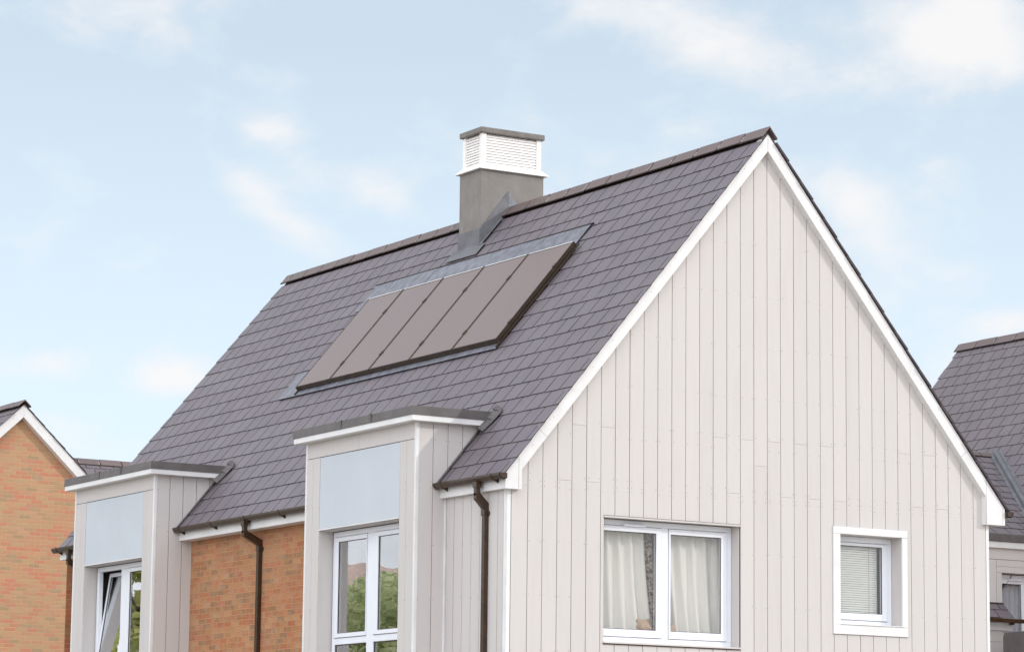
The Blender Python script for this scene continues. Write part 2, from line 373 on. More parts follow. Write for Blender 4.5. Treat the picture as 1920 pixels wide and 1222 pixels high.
class Pl:
    """plane helper: kind 'Y' faces -y (u=x), kind 'X' faces -x (u=y); d = depth inwards"""
    def __init__(s, kind, d0): s.k = kind; s.d0 = d0
    def P(s, u, d, z): return (u, s.d0+d, z) if s.k == 'Y' else (s.d0+d, u, z)
    def box(s, mb, u0, u1, d0, d1, z0, z1, mi=0):
        P = s.P; mb.hexa([P(u0, d0, z0), P(u1, d0, z0), P(u1, d1, z0), P(u0, d1, z0), P(u0, d0, z1), P(u1, d0, z1), P(u1, d1, z1), P(u0, d1, z1)], mi)
    def ring(s, mb, u0, u1, z0, z1, wd, d0, d1, mi=0, wb=None, wt=None):
        wb = wb or wd; wt = wt or wd
        s.box(mb, u0, u1, d0, d1, z0, z0+wb, mi); s.box(mb, u0, u1, d0, d1, z1-wt, z1, mi)
        s.box(mb, u0, u0+wd, d0, d1, z0+wb, z1-wt, mi); s.box(mb, u1-wd, u1, d0, d1, z0+wb, z1-wt, mi)
    def sheet(s, mb, u0, u1, z0, z1, holes, d=0, mi=0):
        us = sorted({u0, u1, *[q for h in holes for q in h[:2]]}); zs = sorted({z0, z1, *[q for h in holes for q in h[2:]]})
        for i in range(len(us)-1):
            for j in range(len(zs)-1):
                cu, cz = (us[i]+us[i+1])/2, (zs[j]+zs[j+1])/2
                if any(h[0] < cu < h[1] and h[2] < cz < h[3] for h in holes): continue
                mb.face([s.P(us[i], d, zs[j]), s.P(us[i+1], d, zs[j]), s.P(us[i+1], d, zs[j+1]), s.P(us[i], d, zs[j+1])], mi)
    def lining(s, mb, u0, u1, z0, z1, d0, d1, mi=0, back=False):
        n = len(mb.v); mb.v += [s.P(u, d, z) for d in (d0, d1) for u, z in ((u0, z0), (u1, z0), (u1, z1), (u0, z1))]
        for k in range(4): mb.f.append((n+k, n+(k+1) % 4, n+4+(k+1) % 4, n+4+k)); mb.mi.append(mi)
        if back: mb.f.append((n+4, n+5, n+6, n+7)); mb.mi.append(mi)
    def room(s, mb, u0, u1, z0, z1, d0, d1, mi=0): s.lining(mb, u0, u1, z0, z1, d0, d1, mi, True)
    def nail(s, mb, u, z, d, mi, r=.0055):
        mb.face([s.P(u+r*math.cos(a), d, z+r*math.sin(a)) for a in [k*math.pi/3 for k in range(6)]], mi)

def boards(pl, mb, lines, zbot, top, holes, face_d, thick=.012, gap=.009, nails=(), butts=True, seed=1, mi=0, ni=1, wob=.0012):
    """vertical boards between successive lines; top(u) gives height; holes cut them"""
    rnd = random.Random(seed)
    for i in range(len(lines)-1):
        a, b = lines[i]+gap/2, lines[i+1]-gap/2
        full = [h for h in holes if h[0] < a+.02 and h[1] > b-.02]
        part = [h for h in holes if h not in full and h[0] < b-.01 and h[1] > a+.01]
        cuts = sorted([(h[2], h[3]) for h in full+part])
        segs = []; z = zbot
        for c0, c1 in cuts: segs.append((z, c0-.004)); z = c1+.004
        segs.append((z, None))
        out_ = []
        for h in part:
            for (p, q) in ((a, h[0]-.003), (h[1]+.003, b)):
                if q-p > .01: pl.box(mb, p, q, face_d, face_d+thick, h[2]-.0041, h[3]+.0041, mi)
        for z0, z1 in segs:
            zt = z1 if z1 is not None else min(top(a), top(b))
            zs = [z0]
            if butts:
                for zz, xs_ in ((6.062, (1.043, 1.466, 3.2, 3.617, 4.05, 4.47, 4.9, 6.15, 6.57)), (5.358, (.813, 1.248, 3.41, 4.256, 4.681, 5.1, 6.36, 6.8)), (5.736, (3.83,))):
                    if z0 < zz < zt-.1 and any(a < q_ < b for q_ in xs_): zs.append(zz+rnd.uniform(-.003, .003))
            for k, q in enumerate(zs):
                last = k == len(zs)-1
                out_.append((q+(.0012 if k else 0), (zs[k+1]-.0012) if not last else z1))
        for z0, z1 in out_:
            o = rnd.uniform(-wob, wob)
            ta = z1 if z1 is not None else top(a); tb = z1 if z1 is not None else top(b)
            mid = None
            P = pl.P; d0, d1 = face_d+o, face_d+thick+o
            if z1 is None and top((a+b)/2) > max(ta, tb)+.01:   # apex board
                um = (a+b)/2
                for (p, q, tp_, tq) in ((a, um, ta, top(um)), (um, b, top(um), tb)):
                    mb.hexa([P(p, d0, z0), P(q, d0, z0), P(q, d1, z0), P(p, d1, z0), P(p, d0, tp_), P(q, d0, tq), P(q, d1, tq), P(p, d1, tp_)], mi)
            else:
                mb.hexa([P(a, d0, z0), P(b, d0, z0), P(b, d1, z0), P(a, d1, z0), P(a, d0, ta), P(b, d0, tb), P(b, d1, tb), P(a, d1, ta)], mi)
            for zn in nails:
                zj = zn+rnd.uniform(-.012, .012)
                if z0+.01 < zj < min(ta, tb)-.02:
                    for un in (a+.022, b-.022):
                        if rnd.random() < .85: pl.nail(mb, un+rnd.uniform(-.004, .004), zj, face_d+o-.0012, ni, rnd.choice([.0035, .0045, .0055]))

def window(pl, house, u0, u1, z0, z1, dep, mull, glassL, glassR, gz0, gz1, transom=None, gm='glass', tilt=None, label=None, vent=False):
    """u0..z1 outer frame; glassL/R = (u0,u1) clear glass; returns the window part"""
    f = MB('upvc'); ft = z1-gz1-.055
    fw_ = .07
    pl.ring(f, u0, u1, z0, z1, fw_, dep, dep+.07)
    pl.box(f, mull[0], mull[1], dep+.002, dep+.07, z0+fw_, z1-fw_)
    if transom: 
        pl.box(f, u0+fw_, mull[0], dep+.003, dep+.07, transom[0], transom[1]); pl.box(f, mull[1], u1-fw_, dep+.003, dep+.07, transom[0], transom[1])
    wn = f.build('window', house, bevel=.005, label=label)
    zb = transom[1] if transom else z0+fw_
    for k, (g, e0, e1) in enumerate(((glassL, *( (u0+fw_, mull[0]) if glassL[0] < glassR[0] else (mull[1], u1-fw_))), (glassR, *((mull[1], u1-fw_) if glassL[0] < glassR[0] else (u0+fw_, mull[0]))))):
        s = MB('upvc', 'dark_gap'); q = MB(gm)
        a0, a1, b0, b1 = e0+.006, e1-.006, zb+.006, z1-fw_-.006
        D0, D1 = dep-.012, dep+.05
        pl.box(s, a0, g[0], D0, D1, b0, b1); pl.box(s, g[1], a1, D0, D1, b0, b1)
        pl.box(s, g[0], g[1], D0, D1, b0, gz0); pl.box(s, g[0], g[1], D0, D1, gz1, b1)
        pl.ring(s, g[0]-.001, g[1]+.001, gz0-.001, gz1+.001, .008, D0+.014, D0+.03, 1)
        pl.box(q, g[0]+.002, g[1]-.002, D0+.022, D0+.028, gz0+.002, gz1-.002)
        if tilt and k == tilt[0]:
            for mbb in (s, q):
                c0 = pl.P(0, dep+.03, b0); n = []
                for v in mbb.v:
                    v = Vector(v); off = v-Vector((c0[0], v.y, c0[2])) if pl.k == 'X' else v-Vector((v.x, c0[1], c0[2]))
                    rot = Matrix.Rotation(tilt[1], 3, 'Y' if pl.k == 'X' else 'X'); r_ = rot @ off
                    n.append(tuple((Vector((c0[0], v.y, c0[2])) if pl.k == 'X' else Vector((v.x, c0[1], c0[2])))+r_))
                mbb.v = n
            s.build('sash', wn, bevel=.004, label='sash tilted inwards at the top')
        else: s.build('sash', wn, bevel=.004)
        q.build('pane', wn)
    if transom:
        for (a0, a1) in ((u0+fw_, mull[0]), (mull[1], u1-fw_)):
            q = MB(gm); pl.box(q, a0, a1, dep+.03, dep+.036, z0+fw_, transom[0]); q.build('pane', wn)
            s = MB('dark_gap'); pl.ring(s, a0, a1, z0+fw_, transom[0], .01, dep+.02, dep+.028); s.build('gasket', wn)
    if vent:
        s = MB('upvc'); pl.box(s, vent[0], vent[1], dep-.06, dep-.0125, vent[2]-.013, vent[2]+.013); s.build('trickle_vent', wn, bevel=.003)
    return wn

def slates(mb, org, udir, sdir_, n, U0, U1, Smax, g=.304, wd=.343, holes=None, ei=1, thick=.0055, seed=0, off0=0., clip=None):
    """slate courses; (u,s) coordinates on the plane at org"""
    org, udir, sdir_, n = map(Vector, (org, udir, sdir_, n)); rnd = random.Random(seed)
    rows = int(math.ceil(Smax/g))
    for i in range(rows):
        s0, s1 = i*g, min((i+1)*g+.01, Smax)
        segs = [(U0, U1)]
        if clip: segs = clip(i*g, segs)
        st = -((i % 2)*.5*wd)+off0
        for A, B in segs:
            k0 = int(math.floor((A-U0-st)/wd))-1
            for k in range(k0, int((B-U0)/wd)+3):
                a = U0+st+k*wd+.008; b = a+wd-.016
                a, b = max(a, A), min(b, B)
                if b-a < .02: continue
                ja, jl, jr = rnd.uniform(-.004, .004), rnd.uniform(0, .0035), rnd.uniform(0, .0035)
                sa = s0+ja
                def Q(u, s, h): return org+udir*u+sdir_*s+n*h
                hb = .004
                pts = [Q(a, sa, hb+jl), Q(b, sa, hb+jr), Q(b, s1, -.006), Q(a, s1, -.006),
                       Q(a, sa, hb+thick+jl), Q(b, sa, hb+thick+jr), Q(b, s1, .001), Q(a, s1, .001)]
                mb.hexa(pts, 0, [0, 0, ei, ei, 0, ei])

def ridge_tiles(mb, x, z, y0, y1, tp, half=.19, L=.542, lift=.03, axis='y', seed=3, mi=0, ei=1):
    rnd = random.Random(seed); y = y0
    c = 1/math.sqrt(1+tp*tp); hx = half*c; hz = half*tp*c; th = .014
    while y < y1-.05:
        e = min(y+L, y1); j = rnd.uniform(-.004, .004); zz = z+lift+j
        a, b = y+.015, e-.015
        def P(du, dz_, yy): return (x+du, yy, zz+dz_) if axis == 'y' else (yy, x+du, zz+dz_)
        for sg in (-1, 1):
            o1 = [P(0, 0, a), P(sg*hx, -hz, a), P(sg*hx, -hz, b), P(0, 0, b)]
            i1 = [P(0, -th*1.4, a), P(sg*(hx-th*tp*c*.2), -hz-th, a), P(sg*(hx-th*tp*c*.2), -hz-th, b), P(0, -th*1.4, b)]
            mb.hexa(i1+o1, mi)
        # dark union under the joint, pale mortar beside it, and the thick lower edge
        for sg in (-1, 1):
            mb.hexa([P(0, -.02, e-.02), P(sg*hx, -hz-.018, e-.02), P(sg*hx, -hz-.018, e+.02), P(0, -.02, e+.02),
                     P(0, -.008, e-.02), P(sg*hx, -hz-.008, e-.02), P(sg*hx, -hz-.008, e+.02), P(0, -.008, e+.02)], ei)
            mb.hexa([P(sg*hx*.97, -hz-.022, a), P(sg*hx*1.0, -hz-.022, a), P(sg*hx*1.0, -hz-.022, b), P(sg*hx*.97, -hz-.022, b),
                     P(sg*hx*.97, -hz-.002, a), P(sg*hx*1.004, -hz-.003, a), P(sg*hx*1.004, -hz-.003, b), P(sg*hx*.97, -hz-.002, b)], ei)
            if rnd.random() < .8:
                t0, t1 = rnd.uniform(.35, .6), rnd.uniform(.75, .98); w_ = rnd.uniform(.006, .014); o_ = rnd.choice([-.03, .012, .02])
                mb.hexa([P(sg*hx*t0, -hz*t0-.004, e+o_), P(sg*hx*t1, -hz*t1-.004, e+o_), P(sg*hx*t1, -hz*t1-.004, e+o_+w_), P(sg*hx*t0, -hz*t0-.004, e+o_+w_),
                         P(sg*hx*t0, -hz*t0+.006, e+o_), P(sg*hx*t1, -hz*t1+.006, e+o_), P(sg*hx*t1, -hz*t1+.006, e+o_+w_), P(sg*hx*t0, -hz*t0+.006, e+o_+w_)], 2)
        y = e

# ================================================================== MAIN HOUSE
Wd, XR, O, TP = 7.6, 3.869, .112, 1.1915
ZRF, ZAB = 10.137, 9.873               # roof plane apex, underside of barge boards at apex
LEN = 13.62
cT = 1/math.sqrt(1+TP*TP); sT = TP*cT
zroof = lambda x: ZRF - TP*abs(XR-x)
zsoff = lambda x: ZAB - TP*abs(XR-x)
ZBX = 5.19
D1, D2 = .437, .4976                   # projection of the bays
BAYS = [(1.493, 4.464, D1, 1.89, 4.07), (9.18, 12.07, D2, 9.549, 11.65)]
BX = .11                               # brick plane
H = thing('house', 'main white timber-clad house with steep slate roof, solar panels and louvred chimney', 'house', (3.8, 6.8, 0))

W1 = (1.412, 3.483, 3.387, 4.943); W2 = (5.086, 6.106, 3.75, 4.934)
PY = Pl('Y', 0)
# --- gable wall: cladding boards over dark backing
g = MB('clad', 'nail')
lines = [.055]+[.2937+.2135*i for i in range(35)]+[Wd-.05]
lines = [l for l in lines if l < Wd-.08]+[Wd-.05]
nails = [9.292-.672*k for k in range(13)]+[5.40, 5.315, 6.10]
W2o = (4.97, 6.197, 3.627, 5.031)
boards(PY, g, lines, .15, lambda x: zsoff(x)+.05, [W1, W2o], -.012, nails=nails, seed=11)
gw = g.build('gable_cladding', H)
g = MB('dark_gap'); PY.sheet(g, 0, Wd, 0, 5.2, [W1, W2], .004)
g.face([(0, .004, 5.2), (Wd, .004, 5.2), (Wd, .004, zsoff(Wd)+.15), (XR, .004, ZAB+.15), (0, .004, zsoff(0)+.15)])
g.build('wall_backing', H)
g = MB('white_trim')
g.box(-.004, .05, -.016, .05, .1, ZBX+.02); g.box(Wd-.045, Wd+.004, -.016, .05, .1, ZBX+.02)
g.box(-.016, .02, -.004+.02, .05, .1, ZBX+.02)
build_each(g, 'corner_trim', H, bevel=.004)
g = MB('clad')
PY.lining(g, *W1, -.006, .18); PY.lining(g, *W2, -.006, .22)
build_each(g, 'window_reveal', H)
g = MB('interior'); PY.room(g, .4, 4.0, 2.7, 5.1, .24, 3.0)
PY.room(g, 4.6, 6.6, 2.7, 5.12, .28, 2.4)
PY.sheet(g, .4, 4.0, 2.7, 5.1, [W1], .24); PY.sheet(g, 4.6, 6.6, 2.7, 5.12, [W2], .28); g.build('bedroom', H)
# --- other walls
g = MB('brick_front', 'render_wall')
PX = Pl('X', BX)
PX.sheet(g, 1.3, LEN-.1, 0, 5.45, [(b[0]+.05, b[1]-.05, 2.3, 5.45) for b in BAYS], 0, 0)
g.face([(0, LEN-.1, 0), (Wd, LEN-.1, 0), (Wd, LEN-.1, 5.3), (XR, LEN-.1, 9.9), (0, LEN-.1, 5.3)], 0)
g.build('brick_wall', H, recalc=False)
g = MB('render_wall'); g.face([(Wd, .05, 0), (Wd, LEN-.1, 0), (Wd, LEN-.1, 5.4), (Wd, .05, 5.4)]); g.build('rear_wall', H)
# front cladding between gable corner and near bay
PF = Pl('X', 0.0)
g = MB('clad', 'nail', 'dark_gap')
boards(PF, g, [.055, .19, .4035, .617, .8305, 1.044, 1.2575, 1.44], .15, lambda u: 5.3, [], -.012, nails=nails, seed=5, butts=False)
PF.box(g, .01, 1.47, .004, .1, .1, 5.3, 2)
g.build('front_cladding', H)
g = MB('white_trim'); g.box(-.028, .0, 1.452, 1.49, .1, ZBX+.1); build_each(g, 'corner_trim', H)

# --- bays
def bay(b, idx):
    y0, y1, D, p0, p1 = b
    pf = Pl('X', -D); xin = BX if idx else 0
    zt, zd, zw, zr = 6.328, 6.215, 6.142, 5.93
    op = (p0, p1, 2.62, 4.945)
    f = MB('clad', 'nail', 'dark_gap')
    # front: stiles with a mid joint, head board
    for a, c in ((y0, p0), (p1, y1)):
        if a == y0: ls = [a+.03, a+.03+.195, c+.002]
        else: ls = [a-.002, a+.195, y1-.03]
        boards(pf, f, ls, .15, lambda u: zr-.004, [], -.012, nails=nails, butts=False, seed=3+idx, gap=.006)
    pf.box(f, y0+.03, y1-.03, -.012, 0, zr+.004, zw+.02, 0)
    for q in [y0+.1+k*(y1-y0-.2)/6 for k in range(7)]: pf.nail(f, q, zr+.03, -.0132, 1)
    pf.sheet(f, y0+.01, y1-.01, .1, zt-.08, [op], .003, 2)
    # below window
    boards(pf, f, [p0+.004+k*(p1-p0-.008)/10 for k in range(11)], .15, lambda u: 2.61, [], -.012, seed=9)
    # sides
    for side, yy in ((-1, y0), (1, y1)):
        ps = Pl('Y', yy)
        if side == -1:
            xs = [-D+.018] + [-D+.235+.215*k for k in range(6)]
        else: xs = [-D+.035+.226*k for k in range(6)]
        def topb(x): return zw+.02
        for k in range(len(xs)-1):
            a, c = xs[k]+.004, xs[k+1]-.004
            if a > .75: continue
            z0f = lambda x: (.15 if x <= xin+.004 else max(.15, zroof(x)-.10))
            d0, d1 = (-.012, 0) if side == -1 else (0, .012)
            if c <= xin+.01 or a < xin: 
                c2 = min(c, xin) if c > xin+.01 else c
                if c2 > a: ps.box(f, a, c2, d0, d1, .15, zw+.02, 0)
                if c > xin+.01:
                    P = ps.P; x0_, x1_ = c2, c
                    zz0, zz1 = 5.2, zroof(x1_)-.1
                    f.hexa([P(x0_, d0, zz0), P(x1_, d0, zz1), P(x1_, d1, zz1), P(x0_, d1, zz0), P(x0_, d0, zw+.02), P(x1_, d0, zw+.02), P(x1_, d1, zw+.02), P(x0_, d1, zw+.02)], 0)
            else:
                P = ps.P; za, zc = zroof(a)-.1, zroof(c)-.1
                f.hexa([P(a, d0, za), P(c, d0, zc), P(c, d1, zc), P(a, d1, za), P(a, d0, zw+.02), P(c, d0, zw+.02), P(c, d1, zw+.02), P(a, d1, zw+.02)], 0)
            if side == -1:
                for zn in nails:
                    zn += random.uniform(-.012, .012)
                    if zn < zw-.05 and zn > zroof(c)+.03 or (zn < 5.1 and c < xin+.1):
                        for un in (a+.022, c-.022):
                            ps.nail(f, un, zn, -.0135, 1, random.choice([.004, .0055]))
        sh = [ps.P(-D+.01, .003*(-side), .1), ps.P(xin, .003*(-side), .1), ps.P(xin, .003*(-side), 5.3), ps.P(.72, .003*(-side), 6.25), ps.P(-D+.01, .003*(-side), 6.25)]
        f.face(sh, 2)
    body = f.build('bay', H)
    # pale panel over the window
    f = MB('clad_panel'); pf.box(f, p0+.006, p1-.006, -.010, 0, 4.972, zr-.006); f.build('spandrel_panel', body, label='pale blue-grey panel above the bay window')
    f = MB('white_trim')
    f.box(-D-.016, -D+.03, y0-.016, y0+.028, .1, zw+.01); f.box(-D-.016, -D+.03, y1-.028, y1+.016, .1, zw+.01)
    pf.box(f, p0+.002, p1-.002, -.022, .0, 4.948, 4.968)
    build_each(f, 'corner_trim', body, bevel=.003)
    f = MB('clad'); pf.lining(f, p0, p1, 2.62, 4.945, -.006, .21); build_each(f, 'window_reveal', body)
    # fascia and cap
    bo = .141
    f = MB('white_trim'); A0, A1 = y0-bo, y1+bo
    f.prism([(-D-bo, zw), (xin+.9-.02, zw), (xin+.9-.02, zd+.01), (-D-bo, zd+.01)] if False else
            [(-D-bo, zw), (.52, zw), (.60, zd+.01), (-D-bo, zd+.01)], 'y', A0, A1)
    f.build('bay_fascia', body, bevel=.004)
    f = MB('cap_grey', 'dark_gap')
    e = .012
    f.prism([(-D-bo-e, zd), (.585, zd), (.69, zt+.004), (-D-bo-e*.2, zt)], 'y', A0-e, A1+e)
    # laps in the felt / lead
    for q in (A0+.33*(A1-A0), A0+.58*(A1-A0)):
        f.box(-D-bo-e-.003, -D-bo+.05, q, q+.07, zd+.002, zt+.003)
        f.box(-D-bo-e-.0035, -D-bo, q-.002, q+.001, zd, zt+.004, 1)
    f.build('bay_cap', body, bevel=.008)
    # lead saddle where cap meets slope
    f = MB('cap_grey')
    P = lambda x, y, h: (x-h*sT, y, zroof(x)+h*cT)
    for side, yy in ((-1, A0-e), (1, A1+e)):
        s_ = side
        for (xa, xb, wa, wb_) in ((.44, .56, .03, .10), (.56, .66, .10, .13), (.66, .72, .13, .02)):
            f.hexa([P(xa, yy-s_*.02, .02), P(xa, yy+s_*wa, .022), P(xb, yy+s_*wb_, .022), P(xb, yy-s_*.02, .02),
                    P(xa, yy-s_*.02, .10), P(xa, yy+s_*wa, .028), P(xb, yy+s_*wb_, .028), P(xb, yy-s_*.02, .075)])
    build_each(f, 'lead_saddle', body, bevel=.004)
    # abutment gutter line along the side
    f = MB('cap_grey')
    a_, b_ = P(-.14, y0-.035, .022), P(.5, y0-.035, .022)
    f.beam(a_, b_, .05, .006, up=(-sT, 0, cT)); f.build('side_flashing', body)
    # room
    pr = Pl('X', -D)
    f = MB('interior_dark'); 
    pr.room(f, y0+.06, y1-.06, 2.4, 5.15, .26, 3.2 if idx == 0 else 3.0)
    pr.sheet(f, y0+.06, y1-.06, 2.4, 5.15, [op], .26)
    f.build('bay_room', body)
    return body, pf
bay1, pf1 = bay(BAYS[0], 0); bay2, pf2 = bay(BAYS[1], 1)
# windows in bays
window(pf1, H, 1.91, 4.05, 2.64, 4.935, .20, (2.92, 3.10), (3.112, 3.895), (2.12, 2.80), 3.59, 4.80, transom=(3.445, 3.53), gm='glass_bay')
window(pf2, H, 9.57, 11.63, 2.64, 4.935, .20, (10.56, 10.74), (10.80, 11.52), (9.73, 10.42), 3.59, 4.80, transom=(3.445, 3.53), gm='glass_bay', tilt=(0, R_(8)))
# gable windows
wa = window(PY, H, 1.414, 3.481, 3.395, 4.935, .17, (2.405, 2.505), (1.52, 2.315), (2.535, 3.318), 3.565, 4.79, gm='glass', vent=(1.80, 2.12, 4.868))
wb = window(PY, H, 5.09, 6.102, 3.755, 4.93, .20, (5.09, 5.12), (5.20, 5.945), (5.2, 5.9), 3.92, 4.81, gm='glass') if False else None
def small_window():
    f = MB('upvc'); PY.ring(f, 5.088, 6.104, 3.755, 4.932, .075, .20, .27); wn = f.build('window', H, bevel=.005)
    s = MB('upvc', 'dark_gap'); a0, a1, b0, b1 = 5.169, 6.023, 3.836, 4.851; gx0, gx1, gz0, gz1 = 5.205, 5.945, 3.925, 4.81
    for q in ((a0, gx0, b0, b1), (gx1, a1, b0, b1), (gx0, gx1, b0, gz0), (gx0, gx1, gz1, b1)): PY.box(s, q[0], q[1], .188, .25, q[2], q[3])
    PY.ring(s, gx0, gx1, gz0, gz1, .008, .20, .215, 1); s.build('sash', wn, bevel=.004)
    q = MB('glass'); PY.box(q, gx0, gx1, .21, .216, gz0, gz1); q.build('pane', wn)
small_window()
# surround of the small window
f = MB('white_trim')
f.box(4.97, 6.197, -.034, .0, 4.934, 5.031); f.box(4.97, 6.197, -.034, .0, 3.627, 3.75)
f.box(4.97, 5.086, -.032, .0, 3.7505, 4.9335); f.box(6.106, 6.197, -.032, .0, 3.7505, 4.9335)
f.box(5.08, 6.12, -.045, .18, 3.752, 3.764)
f.build('window_surround', H, bevel=.004)
f = MB('clad', 'gutter_brown')
f.box(W1[0]-.008, W1[1]+.006, -.034, .17, W1[2]-.018, W1[2]+.004, 0); f.box(W1[0]-.008, W1[1]+.006, -.030, .0, W1[2]-.03, W1[2]-.019, 1)
head = MB('clad', 'gutter_brown')
head.box(W1[0]-.006, W1[1]+.006, -.028, .02, W1[3]-.012, W1[3]+.01, 0); head.box(W1[0]-.006, W1[1]+.006, -.026, .0, W1[3]+.010, W1[3]+.016, 1)
f.build('window_sill', H, bevel=.003)
head.build('head_flashing', H, bevel=.003)

# --- barge boards
f = MB('white_trim', 'nail')
zt_ = lambda x: zroof(x)-.012
def barge(sign, xe, xin_):
    # long sloping board
    f.hexa([(XR, -O, ZAB), (XR, -.0, ZAB), (xin_, 0, zsoff(xin_)), (xin_, -O, zsoff(xin_)),
            (XR, -O, zt_(XR)), (XR, 0, zt_(XR)), (xin_, 0, zt_(xin_)), (xin_, -O, zt_(xin_))])
barge(-1, -.09, .147); barge(1, 7.807, 7.486)
f.prism([(-.09, ZBX), (.1465, ZBX), (.1465, zt_(.147)), (-.055, zt_(-.055)), (-.09, 5.38)], 'y', -O, 0)
f.prism([(7.4865, ZBX), (7.807, ZBX), (7.807, 5.42), (7.772, zt_(7.772)), (7.4865, zt_(7.486))], 'y', -O, 0)
# joints between lengths of board
J0 = len(f.v)
for (x, zz) in ((.50, 0), (7.06, 0)):
    f.hexa([(x, -O-.001, zsoff(x)+.004), (x+.004, -O-.001, zsoff(x)+.004), (x+.004, -O+.001, zsoff(x)+.004), (x, -O+.001, zsoff(x)+.004),
            (x-.16*(1 if x < XR else -1), -O-.001, zt_(x)-.19+.06), (x+.004-.16*(1 if x < XR else -1), -O-.001, zt_(x)-.19+.06), (x+.004-.16*(1 if x < XR else -1), -O+.001, zt_(x)-.19+.06), (x-.16*(1 if x < XR else -1), -O+.001, zt_(x)-.19+.06)], 1)
f.box(.098, .101, -O-.001, -O+.001, ZBX+.01, zt_(.1)-.02, 1); f.box(XR-.0015, XR+.0015, -O-.001, -O+.001, ZAB+.005, zt_(XR)-.005, 1)
f.box(7.485, 7.488, -O-.001, -O+.001, ZBX+.01, zt_(7.486)-.02, 1); f.box(7.765, 7.767, -O-.001, -O+.001, ZBX+.01, 5.42, 1)
for k in range(26):
    x = .3+k*.29
    if abs(x-XR) > .15:
        PY2 = Pl('Y', -O); PY2.nail(f, x, zsoff(x)+.13+.02*(k % 3), -.0012, 1, .0045)
f.build('barge_board', H)
# --- eaves fascias
f = MB('white_trim')
f.box(-.0895, -.06, .002, BAYS[0][0]-.002, ZBX, 5.36); f.box(-.06, 0.0, .002, BAYS[0][0]-.002, ZBX+.003, ZBX+.012)
f.box(-.09, -.06, BAYS[0][1]+.002, BAYS[1][0]-.002, ZBX, 5.36); f.box(-.06, BX+.01, BAYS[0][1]+.002, BAYS[1][0]-.002, ZBX+.003, ZBX+.012)
f.box(-.09, -.06, BAYS[1][1]+.002, LEN-.02, ZBX, 5.36); f.box(-.06, BX+.01, BAYS[1][1]+.002, LEN-.02, ZBX+.003, ZBX+.012)
f.box(7.78, 7.806, .002, LEN-.02, ZBX, 5.40)
build_each(f, 'fascia', H, bevel=.003)

# --- roof
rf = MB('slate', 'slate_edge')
EX = -.15; SL = 20*.304
def clipF(s, segs):
    z = zroof(EX+s*cT)
    out = []
    for A, B in segs:
        cur = A
        if z < 6.27:
            for b in BAYS:
                out.append((cur, b[0]-.015)); cur = b[1]+.015
        out.append((cur, B))
    return out
slates(rf, (EX, 0, zroof(EX)-.01), (0, 1, 0), (cT, 0, sT), (-sT, 0, cT), -O-.05, LEN, SL, clip=clipF, seed=1, off0=.12)
EX2 = 2*XR-EX
slates(rf, (EX2, 0, zroof(EX2)-.01), (0, 1, 0), (-cT, 0, sT), (sT, 0, cT), -O-.05, LEN, SL, seed=2)
roof = rf.build('roof', H, recalc=True)
f = MB('slate_edge')   # under-cloak deck
for sg in (-1, 1):
    P = lambda x, y, h: (XR+sg*(XR-x)*1.0 if False else (x if sg < 0 else 2*XR-x), y, zroof(x)+h)
    xa = .16
    f.hexa([P(xa, .02, -.09), P(XR, .02, -.09), P(XR, LEN-.03, -.09), P(xa, LEN-.03, -.09), P(xa, .02, -.03), P(XR, .02, -.03), P(XR, LEN-.03, -.03), P(xa, LEN-.03, -.03)])
    f.hexa([P(-.1, -O-.01, -.035), P(XR, -O-.01, -.035), P(XR, .3, -.035), P(-.1, .3, -.035), P(-.1, -O-.01, -.014), P(XR, -O-.01, -.014), P(XR, .3, -.014), P(-.1, .3, -.014)])
    if sg > 0: f.hexa([P(-.1, .3, -.035), P(xa, .3, -.035), P(xa, LEN-.03, -.035), P(-.1, LEN-.03, -.035), P(-.1, .3, -.014), P(xa, .3, -.014), P(xa, LEN-.03, -.014), P(-.1, LEN-.03, -.014)])
    else:
        ys = [(.3, BAYS[0][0]-.02), (BAYS[0][1]+.02, BAYS[1][0]-.02), (BAYS[1][1]+.02, LEN-.03)]
        for a, c in ys: f.hexa([P(-.1, a, -.035), P(xa, a, -.035), P(xa, c, -.035), P(-.1, c, -.035), P(-.1, a, -.014), P(xa, a, -.014), P(xa, c, -.014), P(-.1, c, -.014)])
f.build('roof_deck', roof)
f = MB('ridge_slate', 'slate_edge', 'mortar'); ridge_tiles(f, XR, ZRF+.02, -O-.06, LEN+.02, TP, lift=.045); 
f.build('ridge_tiles', roof, bevel=.003)

# --- solar flashing
def onroof(x, y, h): return (x-h*sT, y, zroof(x)+h*cT)
def rplate(mb, xa, xb, ya, yb, h0, h1, mi=0, ya2=None, yb2=None):
    ya2 = ya if ya2 is None else ya2; yb2 = yb if yb2 is None else yb2
    P = onroof; mb.hexa([P(xa, ya, h0), P(xb, ya2, h0), P(xb, yb2, h0), P(xa, yb, h0), P(xa, ya, h1), P(xb, ya2, h1), P(xb, yb2, h1), P(xa, yb, h1)], mi)
f = MB('lead_bright', 'slate_edge')
rnd = random.Random(4); y = 3.05
while y < 9.2:
    e = min(y+rnd.uniform(.5, .75), 9.2); rplate(f, 2.80, 3.175, y+.003, e, .018, .023+rnd.uniform(0, .004)); y = e
rplate(f, 3.175, 3.188, 3.0, 9.22, .010, .030, 1)
y = 2.93
while y < 9.35:
    e = min(y+rnd.uniform(.5, .8), 9.35); rplate(f, 1.588, 1.95, y+.003, e, .019, .024+rnd.uniform(0, .004)); y = e
f.build('lead_flashing', roof)
